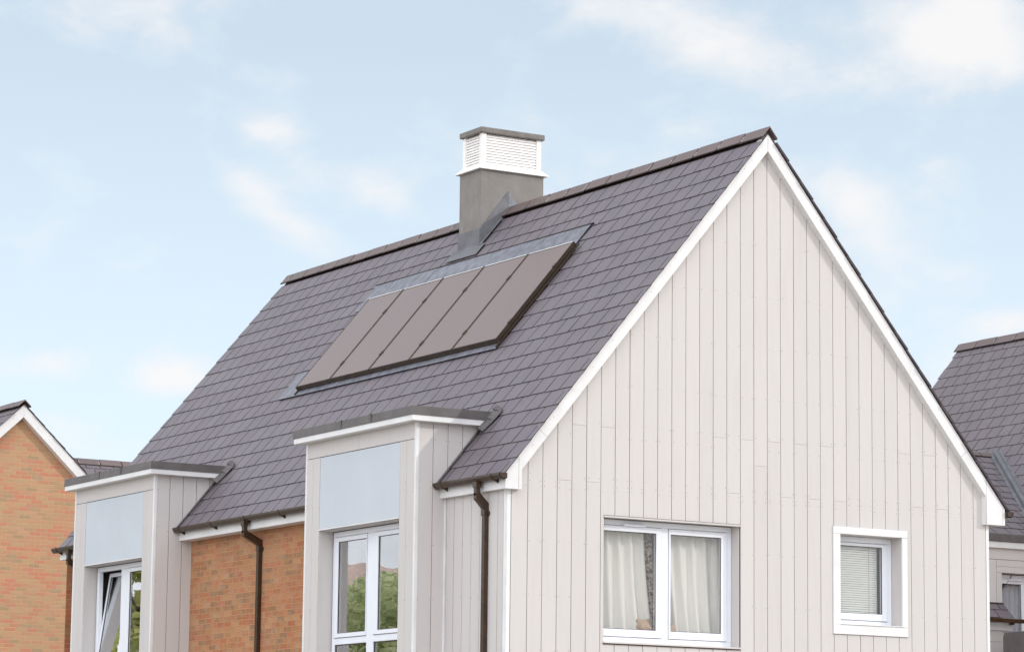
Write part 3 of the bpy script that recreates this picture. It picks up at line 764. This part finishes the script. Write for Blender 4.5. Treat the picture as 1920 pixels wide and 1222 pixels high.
# --- solar panels
ys = [2.93, 4.13, 5.335, 6.51, 7.70, 8.80]
labs = ['dark solar panel at the gable end of the row of five on the slate roof', 'solar panel second from the gable end of the five on the slate roof',
        'middle solar panel of the row of five on the slate roof', 'solar panel second from the far left end of the row of five', 'solar panel at the far left end of the row, farthest from the white gable']
for i in range(5):
    a, b_ = ys[i]+.012, ys[i+1]-.012
    T = thing('solar_panel', labs[i], 'solar panel', onroof(1.58, (a+b_)/2, .03), 'solar panels in a row on the slate roof')
    f = MB('panel_frame'); xa, xb = 1.657, 2.885
    rplate(f, xa, xb, a, a+.018, .05, .105); rplate(f, xa, xb, b_-.018, b_, .05, .105)
    rplate(f, xa, xa+.012, a+.018, b_-.018, .05, .105); rplate(f, xb-.012, xb, a+.018, b_-.018, .05, .105)
    f.build('frame', T, bevel=.002)
    f = MB('solar_glass'); rplate(f, xa+.012, xb-.012, a+.018, b_-.018, .085, .101); f.build('glass', T)
    f = MB('white_trim'); rplate(f, xb-.010, xb-.001, a+.02, b_-.02, .1055, .108); f.build('edge_strip', T)
    f = MB('panel_frame'); rplate(f, 2.55, 2.60, a-.022, a+.022, .10, .115); rplate(f, 2.57, 2.58, a-.04, a+.035, .103, .113); f.build('clamp', T)
    f = MB('panel_frame'); rplate(f, 1.85, 1.90, a-.022, a+.022, .10, .115); rplate(f, 1.87, 1.88, a-.04, a+.035, .103, .113); f.build('clamp', T)
    if i in (0, 4):
        q = a-.026 if i == 0 else b_+.001
        f = MB('panel_frame'); rplate(f, 1.60, 2.90, q, q+.025, .02, .045); f.build('side_rail', T)
    f = MB('panel_frame'); rplate(f, 1.652, 1.664, a-.011, b_+.011, .03, .09); f.build('lower_rail', T)

# --- chimney
KX, KC, KY0, KY1 = .5476, 3.94, 6.456, 7.081
ZB, ZT = 10.741, 11.372
f = MB('chimney_render'); f.box(KC-KX, KC+KX, KY0, KY1, 9.2, ZB)
ch = f.build('chimney', H, bevel=.006)
f = MB('louvre_white', 'dark_gap')
i_ = .03; x0, x1, y0, y1 = KC-KX+i_, KC+KX-i_, KY0+i_, KY1-i_
zl0, zl1 = ZB+.07, ZT-.085
f.box(x0+.06, x1-.06, y0+.06, y1-.06, zl0-.05, zl1, 1)
for (a, c) in ((x0, y0), (x1-.075, y0), (x0, y1-.075), (x1-.075, y1-.075)): f.box(a, a+.075, c, c+.075, zl0, zl1)
n = 11; hh = (zl1-zl0-.02)/n
for k in range(n):
    z = zl0+.01+k*hh
    for (ax, u0, u1, dd, sg) in (('y', x0+.075, x1-.075, y0+.02, 1), ('y', x0+.075, x1-.075, y1-.02, -1), ('x', y0+.075, y1-.075, x0+.02, 1), ('x', y0+.075, y1-.075, x1-.02, -1)):
        pr = [(dd-.008*sg, z), (dd+.004*sg, z-.004), (dd+.022*sg, z+hh*1.0), (dd+.014*sg, z+hh*1.08)]
        if ax == 'y': f.prism(pr, 'x', u0, u1)
        else: f.prism([(q[0], q[1]) for q in pr], 'y', u0, u1)
f.build('louvre', ch)
f = MB('louvre_white')  # flared skirt
e = .055; X0, X1, Y0, Y1 = KC-KX-e, KC+KX+e, KY0-e, KY1+e; j = .004
f.hexa([(X0, Y0, ZB-.012), (X1, Y0, ZB-.012), (X1, Y1, ZB-.012), (X0, Y1, ZB-.012), (X0, Y0, ZB+.008), (X1, Y0, ZB+.008), (X1, Y1, ZB+.008), (X0, Y1, ZB+.008)])
f.hexa([(X0+j, Y0+j, ZB+.008), (X1-j, Y0+j, ZB+.008), (X1-j, Y1-j, ZB+.008), (X0+j, Y1-j, ZB+.008), (x0-.01, y0-.01, ZB+.075), (x1+.01, y0-.01, ZB+.075), (x1+.01, y1+.01, ZB+.075), (x0-.01, y1+.01, ZB+.075)])
f.build('skirt', ch)
f = MB('cement_cap'); f.box(KC-KX-.012, KC+KX+.012, KY0-.012, KY1+.012, ZT-.085, ZT); f.build('chimney_cap', ch, bevel=.01)
f = MB('lead', 'lead_bright')
e = .012
xl = KC-KX
f.box(xl-e, xl, KY0-e, KY1+e, zroof(xl)-.05, zroof(xl)+.26, 0)         # front apron upstand
rplate(f, xl-.16, xl-.0, KY0-.18, KY1+.12, .02, .026, 0)
# side flashing following the slope
xa, xb = xl-e, XR
f.hexa([(xa, KY0-.02, zroof(xa)+.01), (xb, KY0-.02, zroof(xb)+.02), (xb, KY0, zroof(xb)+.02), (xa, KY0, zroof(xa)+.01),
        (xa, KY0-.02, zroof(xa)+.27), (xb, KY0-.02, zroof(xb)+.30), (xb, KY0, zroof(xb)+.30), (xa, KY0, zroof(xa)+.27)], 0)
xc = XR+.16
f.hexa([(XR, KY0-.02, ZRF+.02), (xc, KY0-.02, zroof(xc)+.02), (xc, KY0, zroof(xc)+.02), (XR, KY0, ZRF+.02),
        (XR, KY0-.02, ZRF+.30), (xc, KY0-.02, zroof(xc)+.28), (xc, KY0, zroof(xc)+.28), (XR, KY0, ZRF+.30)], 1)  # apex in brighter lead: its sunlit tone is put into the colour
rplate(f, xl-.02, XR-.13, KY0-.10, KY0-.021, .03, .036, 0)
f.build('flashing', ch, bevel=.003)

# --- gutters, brackets, downpipes
def gutter(xo, y0, y1, z, sgn=-1, nb=None):
    f = MB('gutter_brown'); w_, h_ = .115, .075; t_ = .006
    def X(q): return xo+sgn*q
    prof = [(0, 0), (0, -h_*.8), (.02, -h_), (w_*.7, -h_), (w_, -h_*.35), (w_, 0)]
    inner = [(q[0]*.9+.005, q[1]*.9+.0) for q in prof]
    pts = [(X(a), z+b) for a, b in prof]; inn = [(X(a), z+b+.001) for a, b in inner]
    for k in range(len(pts)-1):
        f.prism([pts[k], pts[k+1], inn[k+1], inn[k]], 'y', y0, y1)
    for yy in (y0, y1-.006): f.prism(pts, 'y', yy, yy+.006)
    g_ = f.build('gutter', H)
    n_ = max(2, int((y1-y0)/.9)); 
    for k in range(n_):
        yy = y0+.2+(y1-y0-.4)*k/(n_-1)
        b = MB('gutter_brown'); e = .006
        o_ = [(X(-.0), z+.006), (X(-.0), z-h_-e-.03), (X(w_*.5), z-h_-e), (X(w_*.72), z-h_-e), (X(w_+e), z-h_*.35), (X(w_+e), z+.008)]
        ii = [(X(.0), z+.001), (X(.0), z-h_*.8), (X(w_*.5), z-h_+.0), (X(w_*.7), z-h_), (X(w_), z-h_*.35), (X(w_), z+.001)]
        for q in range(len(o_)-1): b.prism([o_[q], o_[q+1], ii[q+1], ii[q]], 'y', yy, yy+.03)
        b.build('bracket', g_)
    return g_
GZ = 5.375
gt = [gutter(-.092, -O-.045, BAYS[0][0]-.012, GZ), gutter(-.092, BAYS[0][1]+.012, BAYS[1][0]-.014, GZ), gutter(-.092, BAYS[1][1]+.014, LEN+.08, GZ), gutter(7.809, -O-.045, LEN, GZ, 1)]
def downpipe(y, xw, z0=.1):
    f = MB('gutter_brown'); s_ = .065; xg = -.165
    f.box(xg-.042, xg+.042, y-.045, y+.045, GZ-.14, GZ-.066)
    f.box(xg-s_/2, xg+s_/2, y-s_/2, y+s_/2, GZ-.24, GZ-.13)
    xe_ = xw-.055; zt0, zt1 = GZ-.235, GZ-.36
    P = lambda x, z: (x, z)
    f.prism([(xg-s_/2, zt0+.03), (xg+s_/2, zt0+.03), (xe_+s_/2, zt1+.035), (xe_+s_/2, zt1-.045), (xe_-s_/2, zt1-.045), (xg-s_/2, zt0-.045)], 'y', y-s_/2-.001, y+s_/2+.001)
    f.box(xe_-s_/2, xe_+s_/2, y-s_/2, y+s_/2, z0, zt1)
    f.box(xe_-s_/2-.008, xe_+s_/2+.008, y-s_/2-.008, y+s_/2+.008, zt1-.12, zt1-.04)
    o = f.build('downpipe', H, bevel=.004)
    for zz in (zt1-.09, zt1-1.9, zt1-3.6):
        b = MB('gutter_brown'); b.box(xe_, xw+.01, y-.065, y+.065, zz-.022, zz+.022); b.build('pipe_clip', o)
downpipe(.44, .012); downpipe(6.86, BX+.02); downpipe(LEN-.55, BX)

# --- curtains and what stands on the sill
def curtain(name, x0t, x1t, x0b, x1b, z0, z1, y, folds, amp, mt, label, cat, pl=PY, bend=1.4, seed=0, group=None, thick=.002):
    rnd = random.Random(seed); nu, nv = folds*10, 24; f = MB(mt); ph = [rnd.uniform(-.35, .35) for _ in range(folds+2)]
    def pt(i, j):
        a, v = i/nu, j/nv; q = v**bend
        x0_ = x0t+(x0b-x0t)*q; x1_ = x1t+(x1b-x1t)*q
        k = a*folds; sh = ph[int(k)]*math.sin(v*2.2+int(k))
        x = x0_+(x1_-x0_)*(a+.012*math.sin(2*math.pi*k+v*3))
        d = y+amp*(.55+.45*v)*(math.sin(2*math.pi*k+sh)+.35*math.sin(4*math.pi*k+1+v*2))
        return pl.P(x, d, z1+(z0-z1)*v)
    for j in range(nv+1):
        for i in range(nu+1): f.v.append(pt(i, j))
    for j in range(nv):
        for i in range(nu): f.f.append((j*(nu+1)+i, j*(nu+1)+i+1, (j+1)*(nu+1)+i+1, (j+1)*(nu+1)+i)); f.mi.append(0)
    o = f.build(name, None, recalc=False, smooth=True)
    md = o.modifiers.new('thickness', 'SOLIDIFY'); md.thickness = thick
    tag(o, label, cat, group); return o
ZC0, ZC1 = 3.42, 4.93
curtain('curtain', 1.40, 2.27, 1.40, 2.42, ZC0, ZC1, .38, 5, .055, 'curtain', 'cream curtain with soft pleats in the left pane of the wide gable window', 'curtain', bend=1.8, seed=1, group='cream curtains in the gable window')
curtain('curtain', 2.48, 3.62, 2.66, 3.62, ZC0, ZC1, .38, 6, .055, 'curtain', 'cream curtain pulled aside in the right pane of the wide gable window', 'curtain', seed=2, group='cream curtains in the gable window')
curtain('patterned_drape', 2.28, 2.42, 2.41, 2.50, ZC0, ZC1, .43, 2, .02, 'patterned', 'narrow brown patterned drape between the two cream curtains', 'drape', seed=3)
curtain('bay_drape', 3.62, 3.93, 3.62, 3.93, 2.7, 4.9, .34, 3, .02, 'drape_brown', 'brown drape at the left edge of the nearer bay window', 'drape', pl=pf1, seed=4)
curtain('net_curtain', 10.9, 11.2, 10.2, 11.5, 2.7, 4.9, .5, 6, .02, 'net', 'pale net curtain behind the tilted sash of the far bay window', 'curtain', pl=pf2, seed=5, bend=1.6)

def soft_toy(x, y, z, r, label, flip=1):
    bm = bmesh.new()
    def ball(cx, cy_, cz, rx, ry, rz):
        q = bmesh.ops.create_uvsphere(bm, u_segments=20, v_segments=14, radius=1)
        for v in q['verts']: v.co = Vector((cx+v.co.x*rx, cy_+v.co.y*ry, cz+v.co.z*rz))
    ball(x, y, z+r*2.15, r, r*.95, r*.9); ball(x, y+.01, z+r*.75, r*1.15, r, r*.85)
    ball(x+flip*r*.35, y-r*.75, z+r*2.0, r*.42, r*.4, r*.34)
    ball(x-r*.72, y, z+r*2.9, r*.34, r*.2, r*.34); ball(x+r*.72, y, z+r*2.9, r*.34, r*.2, r*.34)
    ball(x-r*.9, y-r*.6, z+r*.4, r*.4, r*.6, r*.36); ball(x+r*.9, y-r*.6, z+r*.4, r*.4, r*.6, r*.36)
    me = bpy.data.meshes.new('soft_toy'); bm.to_mesh(me); bm.free(); me.materials.append(M['soft_beige'])
    for p in me.polygons: p.use_smooth = True
    o = bpy.data.objects.new('soft_toy', me); COL.objects.link(o)
    md = o.modifiers.new('weld', 'REMESH'); md.mode = 'VOXEL'; md.voxel_size = .006; md.use_smooth_shade = True
    tag(o, label, 'soft toy', 'soft toys on the window sill')
soft_toy(2.22, .31, 3.40, .10, 'beige soft toy on the sill in the left pane of the gable window')
soft_toy(2.60, .31, 3.385, .09, 'beige soft toy on the sill half hidden behind the centre window post', -1)

VB = thing('venetian_blind', 'pale closed venetian blind behind the small framed gable window', 'blind', (5.58, .3, 3.9))
f = MB('blind')
n = 30
for k in range(n):
    z = 3.90+k*(.90/n)
    f.hexa([(5.17, .265, z), (5.915, .265, z), (5.915, .287, z+.026), (5.17, .287, z+.026), (5.17, .264, z+.0015), (5.915, .264, z+.0015), (5.915, .286, z+.0275), (5.17, .286, z+.0275)])
f.build('slats', VB)
f = MB('white_trim'); f.box(5.17, 5.92, .262, .292, 4.80, 4.83); f.build('headrail', VB)
f = MB('soft_beige')
for x in (5.27, 5.77): f.box(x, x+.004, .258, .261, 3.88, 4.81)
build_each(f, 'cord', VB)

# ================================================================== LEFT BRICK HOUSE
GY, LX, LZ, LT = 23.5, 3.25, 9.03, .94
LH = thing('house', 'red brick house with white barge boards at the left edge, partly behind the far bay', 'house', (3.25, 29, 0))
lz = lambda x: LZ-LT*abs(x-LX); cL = 1/math.sqrt(1+LT*LT); sL = LT*cL
f = MB('brick_sun')
hw = 3.9
f.face([(LX-hw, GY+.16, 0), (LX+hw, GY+.16, 0), (LX+hw, GY+.16, lz(LX+hw)-.15), (LX, GY+.16, LZ-.15), (LX-hw, GY+.16, lz(LX-hw)-.15)])
f.face([(LX-hw, GY+.16, 0), (LX-hw, 38, 0), (LX-hw, 38, lz(LX-hw)-.15), (LX-hw, GY+.16, lz(LX-hw)-.15)])
f.face([(LX+hw, GY+.16, 0), (LX+hw, 38, 0), (LX+hw, 38, lz(LX+hw)-.15), (LX+hw, GY+.16, lz(LX+hw)-.15)])
f.build('brick_wall', LH, recalc=False)
f = MB('white_trim')
for sg in (-1, 1):
    xe = LX+sg*(hw+.2)
    f.hexa([(LX, GY, LZ-.255), (LX, GY+.16, LZ-.255), (xe, GY+.16, lz(xe)-.255), (xe, GY, lz(xe)-.255), (LX, GY, LZ-.01), (LX, GY+.16, LZ-.01), (xe, GY+.16, lz(xe)-.01), (xe, GY, lz(xe)-.01)])
f.build('barge_board', LH, bevel=.004)
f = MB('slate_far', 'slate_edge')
SLL = (hw+.3)/cL
slates(f, (LX-hw-.3, 0, lz(LX-hw-.3)), (0, 1, 0), (cL, 0, sL), (-sL, 0, cL), GY-.04, 38.2, SLL, seed=5)
slates(f, (LX+hw+.3, 0, lz(LX+hw+.3)), (0, 1, 0), (-cL, 0, sL), (sL, 0, cL), GY-.04, 38.2, SLL, seed=6)
# cross wing behind, ridge along x
WY = 32.37; WZ = 9.13
slates(f, (0, WY-4.2, WZ-.02-4.2*LT), (1, 0, 0), (0, cL, sL), (0, -sL, cL), 3.2, 14, 4.2/cL, seed=7)
slates(f, (0, WY+4.2, WZ-.02-4.2*LT), (1, 0, 0), (0, -cL, sL), (0, sL, cL), 3.2, 14, 4.2/cL, seed=8)
lr = f.build('roof', LH)
f = MB('ridge_slate', 'slate_edge', 'mortar'); ridge_tiles(f, LX, LZ+.04, GY-.06, 38, LT, half=.18, lift=.05)
ridge_tiles(f, WY, WZ-.03, 3.3, 14, LT, half=.2, lift=.05, axis='x'); f.build('ridge_tiles', lr, bevel=.003)
f = MB('brick_sun'); f.face([(7, WY-3.9, 0), (14, WY-3.9, 0), (14, WY-3.9, 5.4), (7, WY-3.9, 5.4)]); f.face([(14, WY-3.9, 0), (14, WY+3.9, 0), (14, WY+3.9, 5.4), (14, WY, 9), (14, WY-3.9, 5.4)]); f.build('wing_wall', LH, recalc=False)

# ================================================================== RIGHT HOUSE
RX, RZ, RYE = 21.2, 11.04, 16.99
RH = thing('house', 'slate-roofed house at the right edge, behind the white clad gable', 'house', (20.5, 11, 0))
rz_ = lambda x: RZ-.12-TP*abs(x-RX)
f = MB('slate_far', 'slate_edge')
RE = 16.3; SLR = (RX-RE)/cT
slates(f, (RE, 0, rz_(RE)), (0, 1, 0), (cT, 0, sT), (-sT, 0, cT), 4, RYE, SLR, seed=21, off0=.1, clip=lambda s_, segs: [(max(A, 10.2) if rz_(RE+s_*cT) < 6.35 else A, B) for A, B in segs])
slates(f, (2*RX-RE, 0, rz_(RE)), (0, 1, 0), (-cT, 0, sT), (sT, 0, cT), 4, RYE, SLR, seed=22)
rr = f.build('roof', RH)
f = MB('ridge_slate', 'slate_edge', 'mortar'); ridge_tiles(f, RX, RZ-.10, 4, RYE+.03, TP, half=.21, L=.62, lift=.06); f.build('ridge_tiles', rr, bevel=.003)
f = MB('brick_sun'); f.face([(16.5, 16.9, 0), (25.9, 16.9, 0), (25.9, 16.9, 5.4), (RX, 16.9, 10.8), (16.5, 16.9, 5.4)]); f.face([(16.5, 10.3, 0), (16.5, 16.9, 0), (16.5, 16.9, 5.3), (16.5, 10.3, 5.3)])
f.face([(18.2, 4.1, 0), (25.9, 4.1, 0), (25.9, 4.1, 5.4), (RX, 4.1, 10.8), (18.2, 4.1, 7.2)]); f.face([(18.2, 4.1, 0), (18.2, 10, 0), (18.2, 10, 7.1), (18.2, 4.1, 7.1)]); f.build('brick_wall', RH, recalc=False)
# shallow wing roof with its ridge running into the slope
Q = .6; PX0, PY0, PZ0 = 18.89, 13.19, 8.165; cQ = 1/math.sqrt(1+Q*Q); sQ = Q*cQ
WYE = 10.06
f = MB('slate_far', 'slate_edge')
zq = lambda y: PZ0-Q*abs(PY0-y)
Smx = (PY0-WYE)/cQ
def clipW(s, segs):
    z = zq(WYE+s*cQ); xm = RX-(RZ-.12-z)/TP      # where this course meets the main slope
    return [(A, min(B, xm+.02)) for A, B in segs]
slates(f, (0, WYE, zq(WYE)), (1, 0, 0), (0, cQ, sQ), (0, -sQ, cQ), 12.5, 20, Smx, clip=clipW, seed=23, g=.27)
slates(f, (0, 2*PY0-WYE, zq(WYE)), (1, 0, 0), (0, -cQ, sQ), (0, sQ, cQ), 12.5, 20, Smx, clip=clipW, seed=24, g=.27)
wr = f.build('wing_roof', RH)
f = MB('ridge_slate', 'slate_edge', 'mortar'); ridge_tiles(f, PY0, PZ0, 12.5, PX0+.05, Q, half=.16, lift=.03, axis='x'); f.build('ridge_tiles', wr)
f = MB('lead')
def valley(y, h=.03):
    z = zq(y); x = RX-(RZ-.12-z)/TP; return Vector((x, y, z+h))
a_, b_ = valley(PY0-.05, .05), valley(WYE+.05, .05)
nv = (Vector((-sT, 0, cT))+Vector((0, -sQ, cQ))).normalized()
for k in range(3):
    p, q = a_.lerp(b_, k/3.), a_.lerp(b_, (k+1)/3.+.01)
    f.beam(p+nv*(.006*(3-k)), q+nv*(.006*(3-k)), .24, .03, up=nv)
    f.tube([p+nv*.045, q+nv*.04], .055, 10)
f.build('valley_flashing', wr, smooth=False)
PW = Pl('Y', 10.055)
f = MB('cap_grey'); f.box(12.5, 18.0, WYE-.10, WYE+.12, 6.15, 6.29); f.box(16.84, 18., WYE-.12, WYE+.02, 6.148, 6.296); f.build('wing_cap', wr, bevel=.006)
f = MB('white_trim'); f.box(12.5, 18.0, WYE-.07, WYE+.03, 6.035, 6.149); f.build('wing_fascia', wr, bevel=.004)
f = MB('clad', 'nail', 'dark_gap')
WN = (16.355, 17.6, 3.0, 5.60)
PW.box(f, 12.5, 18, -.012, 0, 5.84, 6.04, 0)
for (a, c, z0, z1) in ((16.225, 18, 5.715, 5.832), (16.225, 18, 5.605, 5.711), (12.5, 16.217, .1, 5.832), (16.225, 16.35, .1, 5.601)): PW.box(f, a, c, -.012, 0, z0, z1, 0)
PW.box(f, 16.35, 18, -.012, 0, .1, 3.0, 0)
PW.sheet(f, 12.5, 18, 0, 6.1, [WN], .003, 2); wl_ = f.build('wing_wall', RH)
f = MB('clad'); PW.lining(f, *WN, -.008, .2); build_each(f, 'window_reveal', wl_)
f = MB('interior'); PW.room(f, 15.9, 18.2, 2.8, 5.8, .22, 3); f.build('wing_room', wl_)
window(PW, RH, 16.36, 17.59, 3.02, 5.59, .16, (16.95, 17.02), (16.42, 16.93), (17.05, 17.5), 3.2, 5.43, gm='glass', vent=(16.6, 16.95, 5.50))
curtain('net_curtain', 16.36, 17.5, 16.36, 17.5, 3.1, 5.5, .26, 9, .02, 'net', 'white net curtain in the window of the house at the right edge', 'curtain', pl=PW, seed=9)
# porch lean-to in front of that window
PO = thing('porch', 'small slate lean-to porch with brown gutter below the right-hand house window', 'porch', (15.8, 9.9, 0))
sl = math.hypot(.34, .30); c3, s3 = .34/sl, .30/sl
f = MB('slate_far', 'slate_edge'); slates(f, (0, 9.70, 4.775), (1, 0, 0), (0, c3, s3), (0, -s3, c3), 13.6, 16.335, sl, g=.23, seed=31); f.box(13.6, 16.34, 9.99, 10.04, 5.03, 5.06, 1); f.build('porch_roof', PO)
f = MB('gutter_brown'); f.box(13.6, 16.47, 9.58, 9.69, 4.69, 4.76); f.box(16.25, 16.30, 9.66, 9.76, 4.66, 4.69); f.build('gutter', PO, bevel=.006)
f = MB('white_trim'); f.box(13.6, 16.34, 9.76, 9.80, 4.56, 4.75); build_each(f, 'fascia', PO, bevel=.004)
f = MB('clad', 'dark_gap')
for k in range(22): f.box(13.6, 16.16, 9.80, 9.81, .1+k*.203, .298+k*.203)
f.box(13.65, 16.15, 9.812, 10.03, .1, 4.56, 1); f.build('porch_wall', PO)
# grey lead-topped box at the bottom right
f = MB('cap_grey')
f.prism([(7.6, .0), (9.10, .0), (9.10, 4.40), (9.06, 4.46), (8.98, 4.475), (7.6, 4.475)], 'x', 15.55, 17.0)
GB = f.build('flat_roofed_porch', None, bevel=.01); tag(GB, 'dark grey felt-topped box porch at the bottom right corner', 'porch')

# ================================================================== GROUND, AND WHAT THE BAY WINDOWS REFLECT
f = MB('gravel'); f.face([(-400, -400, 0), (400, -400, 0), (400, 400, 0), (-400, 400, 0)]); struct(f.build('ground', recalc=False))  # unseen ground; pale gravel made up to bounce light onto shaded walls
f = MB('tarmac'); f.face([(-12, -120, .004), (-5, -120, .004), (-5, 140, .004), (-12, 140, .004)]); struct(f.build('road', recalc=False))
f = MB('paving'); f.box(-4.9, -.6, -120, 140, 0, .10); f.box(-14.2, -12.05, -120, 140, 0, .10); f.box(-.5, 12, -14, -.3, 0, .08); struct(f.build('pavement', recalc=True))

def tree(x, y, h, r, label, mt, seed, cat='tree', low=.15, n=11000):
    T = thing('tree', label, cat, (x, y, 0), 'trees across the street')
    rnd = random.Random(seed); f = MB('bark')
    f.tube([(x, y, 0), (x+.1, y, h*.25), (x-.05, y+.1, h*.5), (x, y, h*.85)], [.22, .17, .11, .03], 8)
    for k in range(7):
        a = rnd.uniform(0, 6.28); z = h*rnd.uniform(.2, .6); e = rnd.uniform(.5, .85)*r
        f.tube([(x, y, z), (x+math.cos(a)*e*.5, y+math.sin(a)*e*.5, z+h*.1), (x+math.cos(a)*e, y+math.sin(a)*e, z+h*.22)], [.07, .045, .015], 6)
    f.build('trunk', T)
    f = MB(mt); cl_ = []
    for k in range(80):
        a = rnd.uniform(0, 6.28); zz = rnd.uniform(low, 1)*h; env = r*math.sqrt(max(.04, 1-((zz/h-.5)/.56)**2)); rr_ = env*rnd.uniform(.2, 1)
        cl_.append((x+math.cos(a)*rr_, y+math.sin(a)*rr_, zz-.2, rnd.uniform(.35, .75)))
    for k in range(n):
        c = rnd.choice(cl_); d = Vector((rnd.gauss(0, 1), rnd.gauss(0, 1), rnd.gauss(0, 1))).normalized()*c[3]*rnd.uniform(.6, 1.05)
        p = Vector(c[:3])+d; s_ = rnd.uniform(.07, .13)
        u_ = Vector((rnd.gauss(0, 1), rnd.gauss(0, 1), rnd.gauss(0, 1))).normalized(); v_ = u_.cross(d.normalized()+Vector((rnd.gauss(0, .4), rnd.gauss(0, .4), .3))).normalized()
        f.face([p-u_*s_, p+v_*s_*.6, p+u_*s_, p-v_*s_*.6])
    f.build('crown', T, recalc=False)
tree(-18.5, 26, 6.2, 2.2, 'green tree mirrored low in the nearer bay window, farthest left', 'leaf', 1)
tree(-15.4, 29.5, 6.6, 2.3, 'green tree mirrored in the left pane of the nearer bay window', 'leaf', 2)
tree(-17.6, 33, 7.0, 2.4, 'green tree mirrored in the right pane of the nearer bay window', 'leaf', 3)
tree(-13.2, 36.5, 9.2, 2.8, 'yellow-green tree mirrored in the right pane of the far bay window', 'leaf_yellow', 4, n=24000)
tree(-12.0, 40.5, 10.0, 2.4, 'tall yellow-green tree mirrored in the far bay window', 'leaf_yellow', 5, n=24000)
OH = thing('house', 'pink-brown house with white barge boards mirrored in the nearer bay window', 'house', (-24, 47, 0))
f = MB('brick_sun'); f.face([(-20, 44, 0), (-20, 52, 0), (-20, 52, 6), (-20, 48, 8.3), (-20, 44, 6)]); f.face([(-20, 44, 0), (-30, 44, 0), (-30, 44, 6), (-20, 44, 6)]); f.face([(-20, 52, 0), (-30, 52, 0), (-30, 52, 6), (-20, 52, 6)]); f.build('brick_wall', OH, recalc=False)
f = MB('roof_tile')
for sg in (-1, 1): f.hexa([(-19.7, 48, 8.4), (-30, 48, 8.4), (-30, 48+sg*4.4, 4.9), (-19.7, 48+sg*4.4, 4.9), (-19.7, 48, 8.52), (-30, 48, 8.52), (-30, 48+sg*4.4, 5.02), (-19.7, 48+sg*4.4, 5.02)])
f.build('roof', OH)
f = MB('white_trim')
for sg in (-1, 1): f.hexa([(-19.66, 48, 8.1), (-19.6, 48, 8.1), (-19.6, 48+sg*4.4, 4.6), (-19.66, 48+sg*4.4, 4.6), (-19.66, 48, 8.4), (-19.6, 48, 8.4), (-19.6, 48+sg*4.4, 4.9), (-19.66, 48+sg*4.4, 4.9)])
f.build('barge_board', OH)
f = MB('upvc', 'interior_dark'); f.box(-19.98, -19.9, 47.2, 48.8, 5.2, 6.6); f.box(-19.92, -19.88, 47.3, 48.7, 5.3, 6.5, 1); f.build('window', OH)

S.render.engine = 'CYCLES'
S.cycles.max_bounces = 8; S.cycles.transparent_max_bounces = 12; S.cycles.glossy_bounces = 4
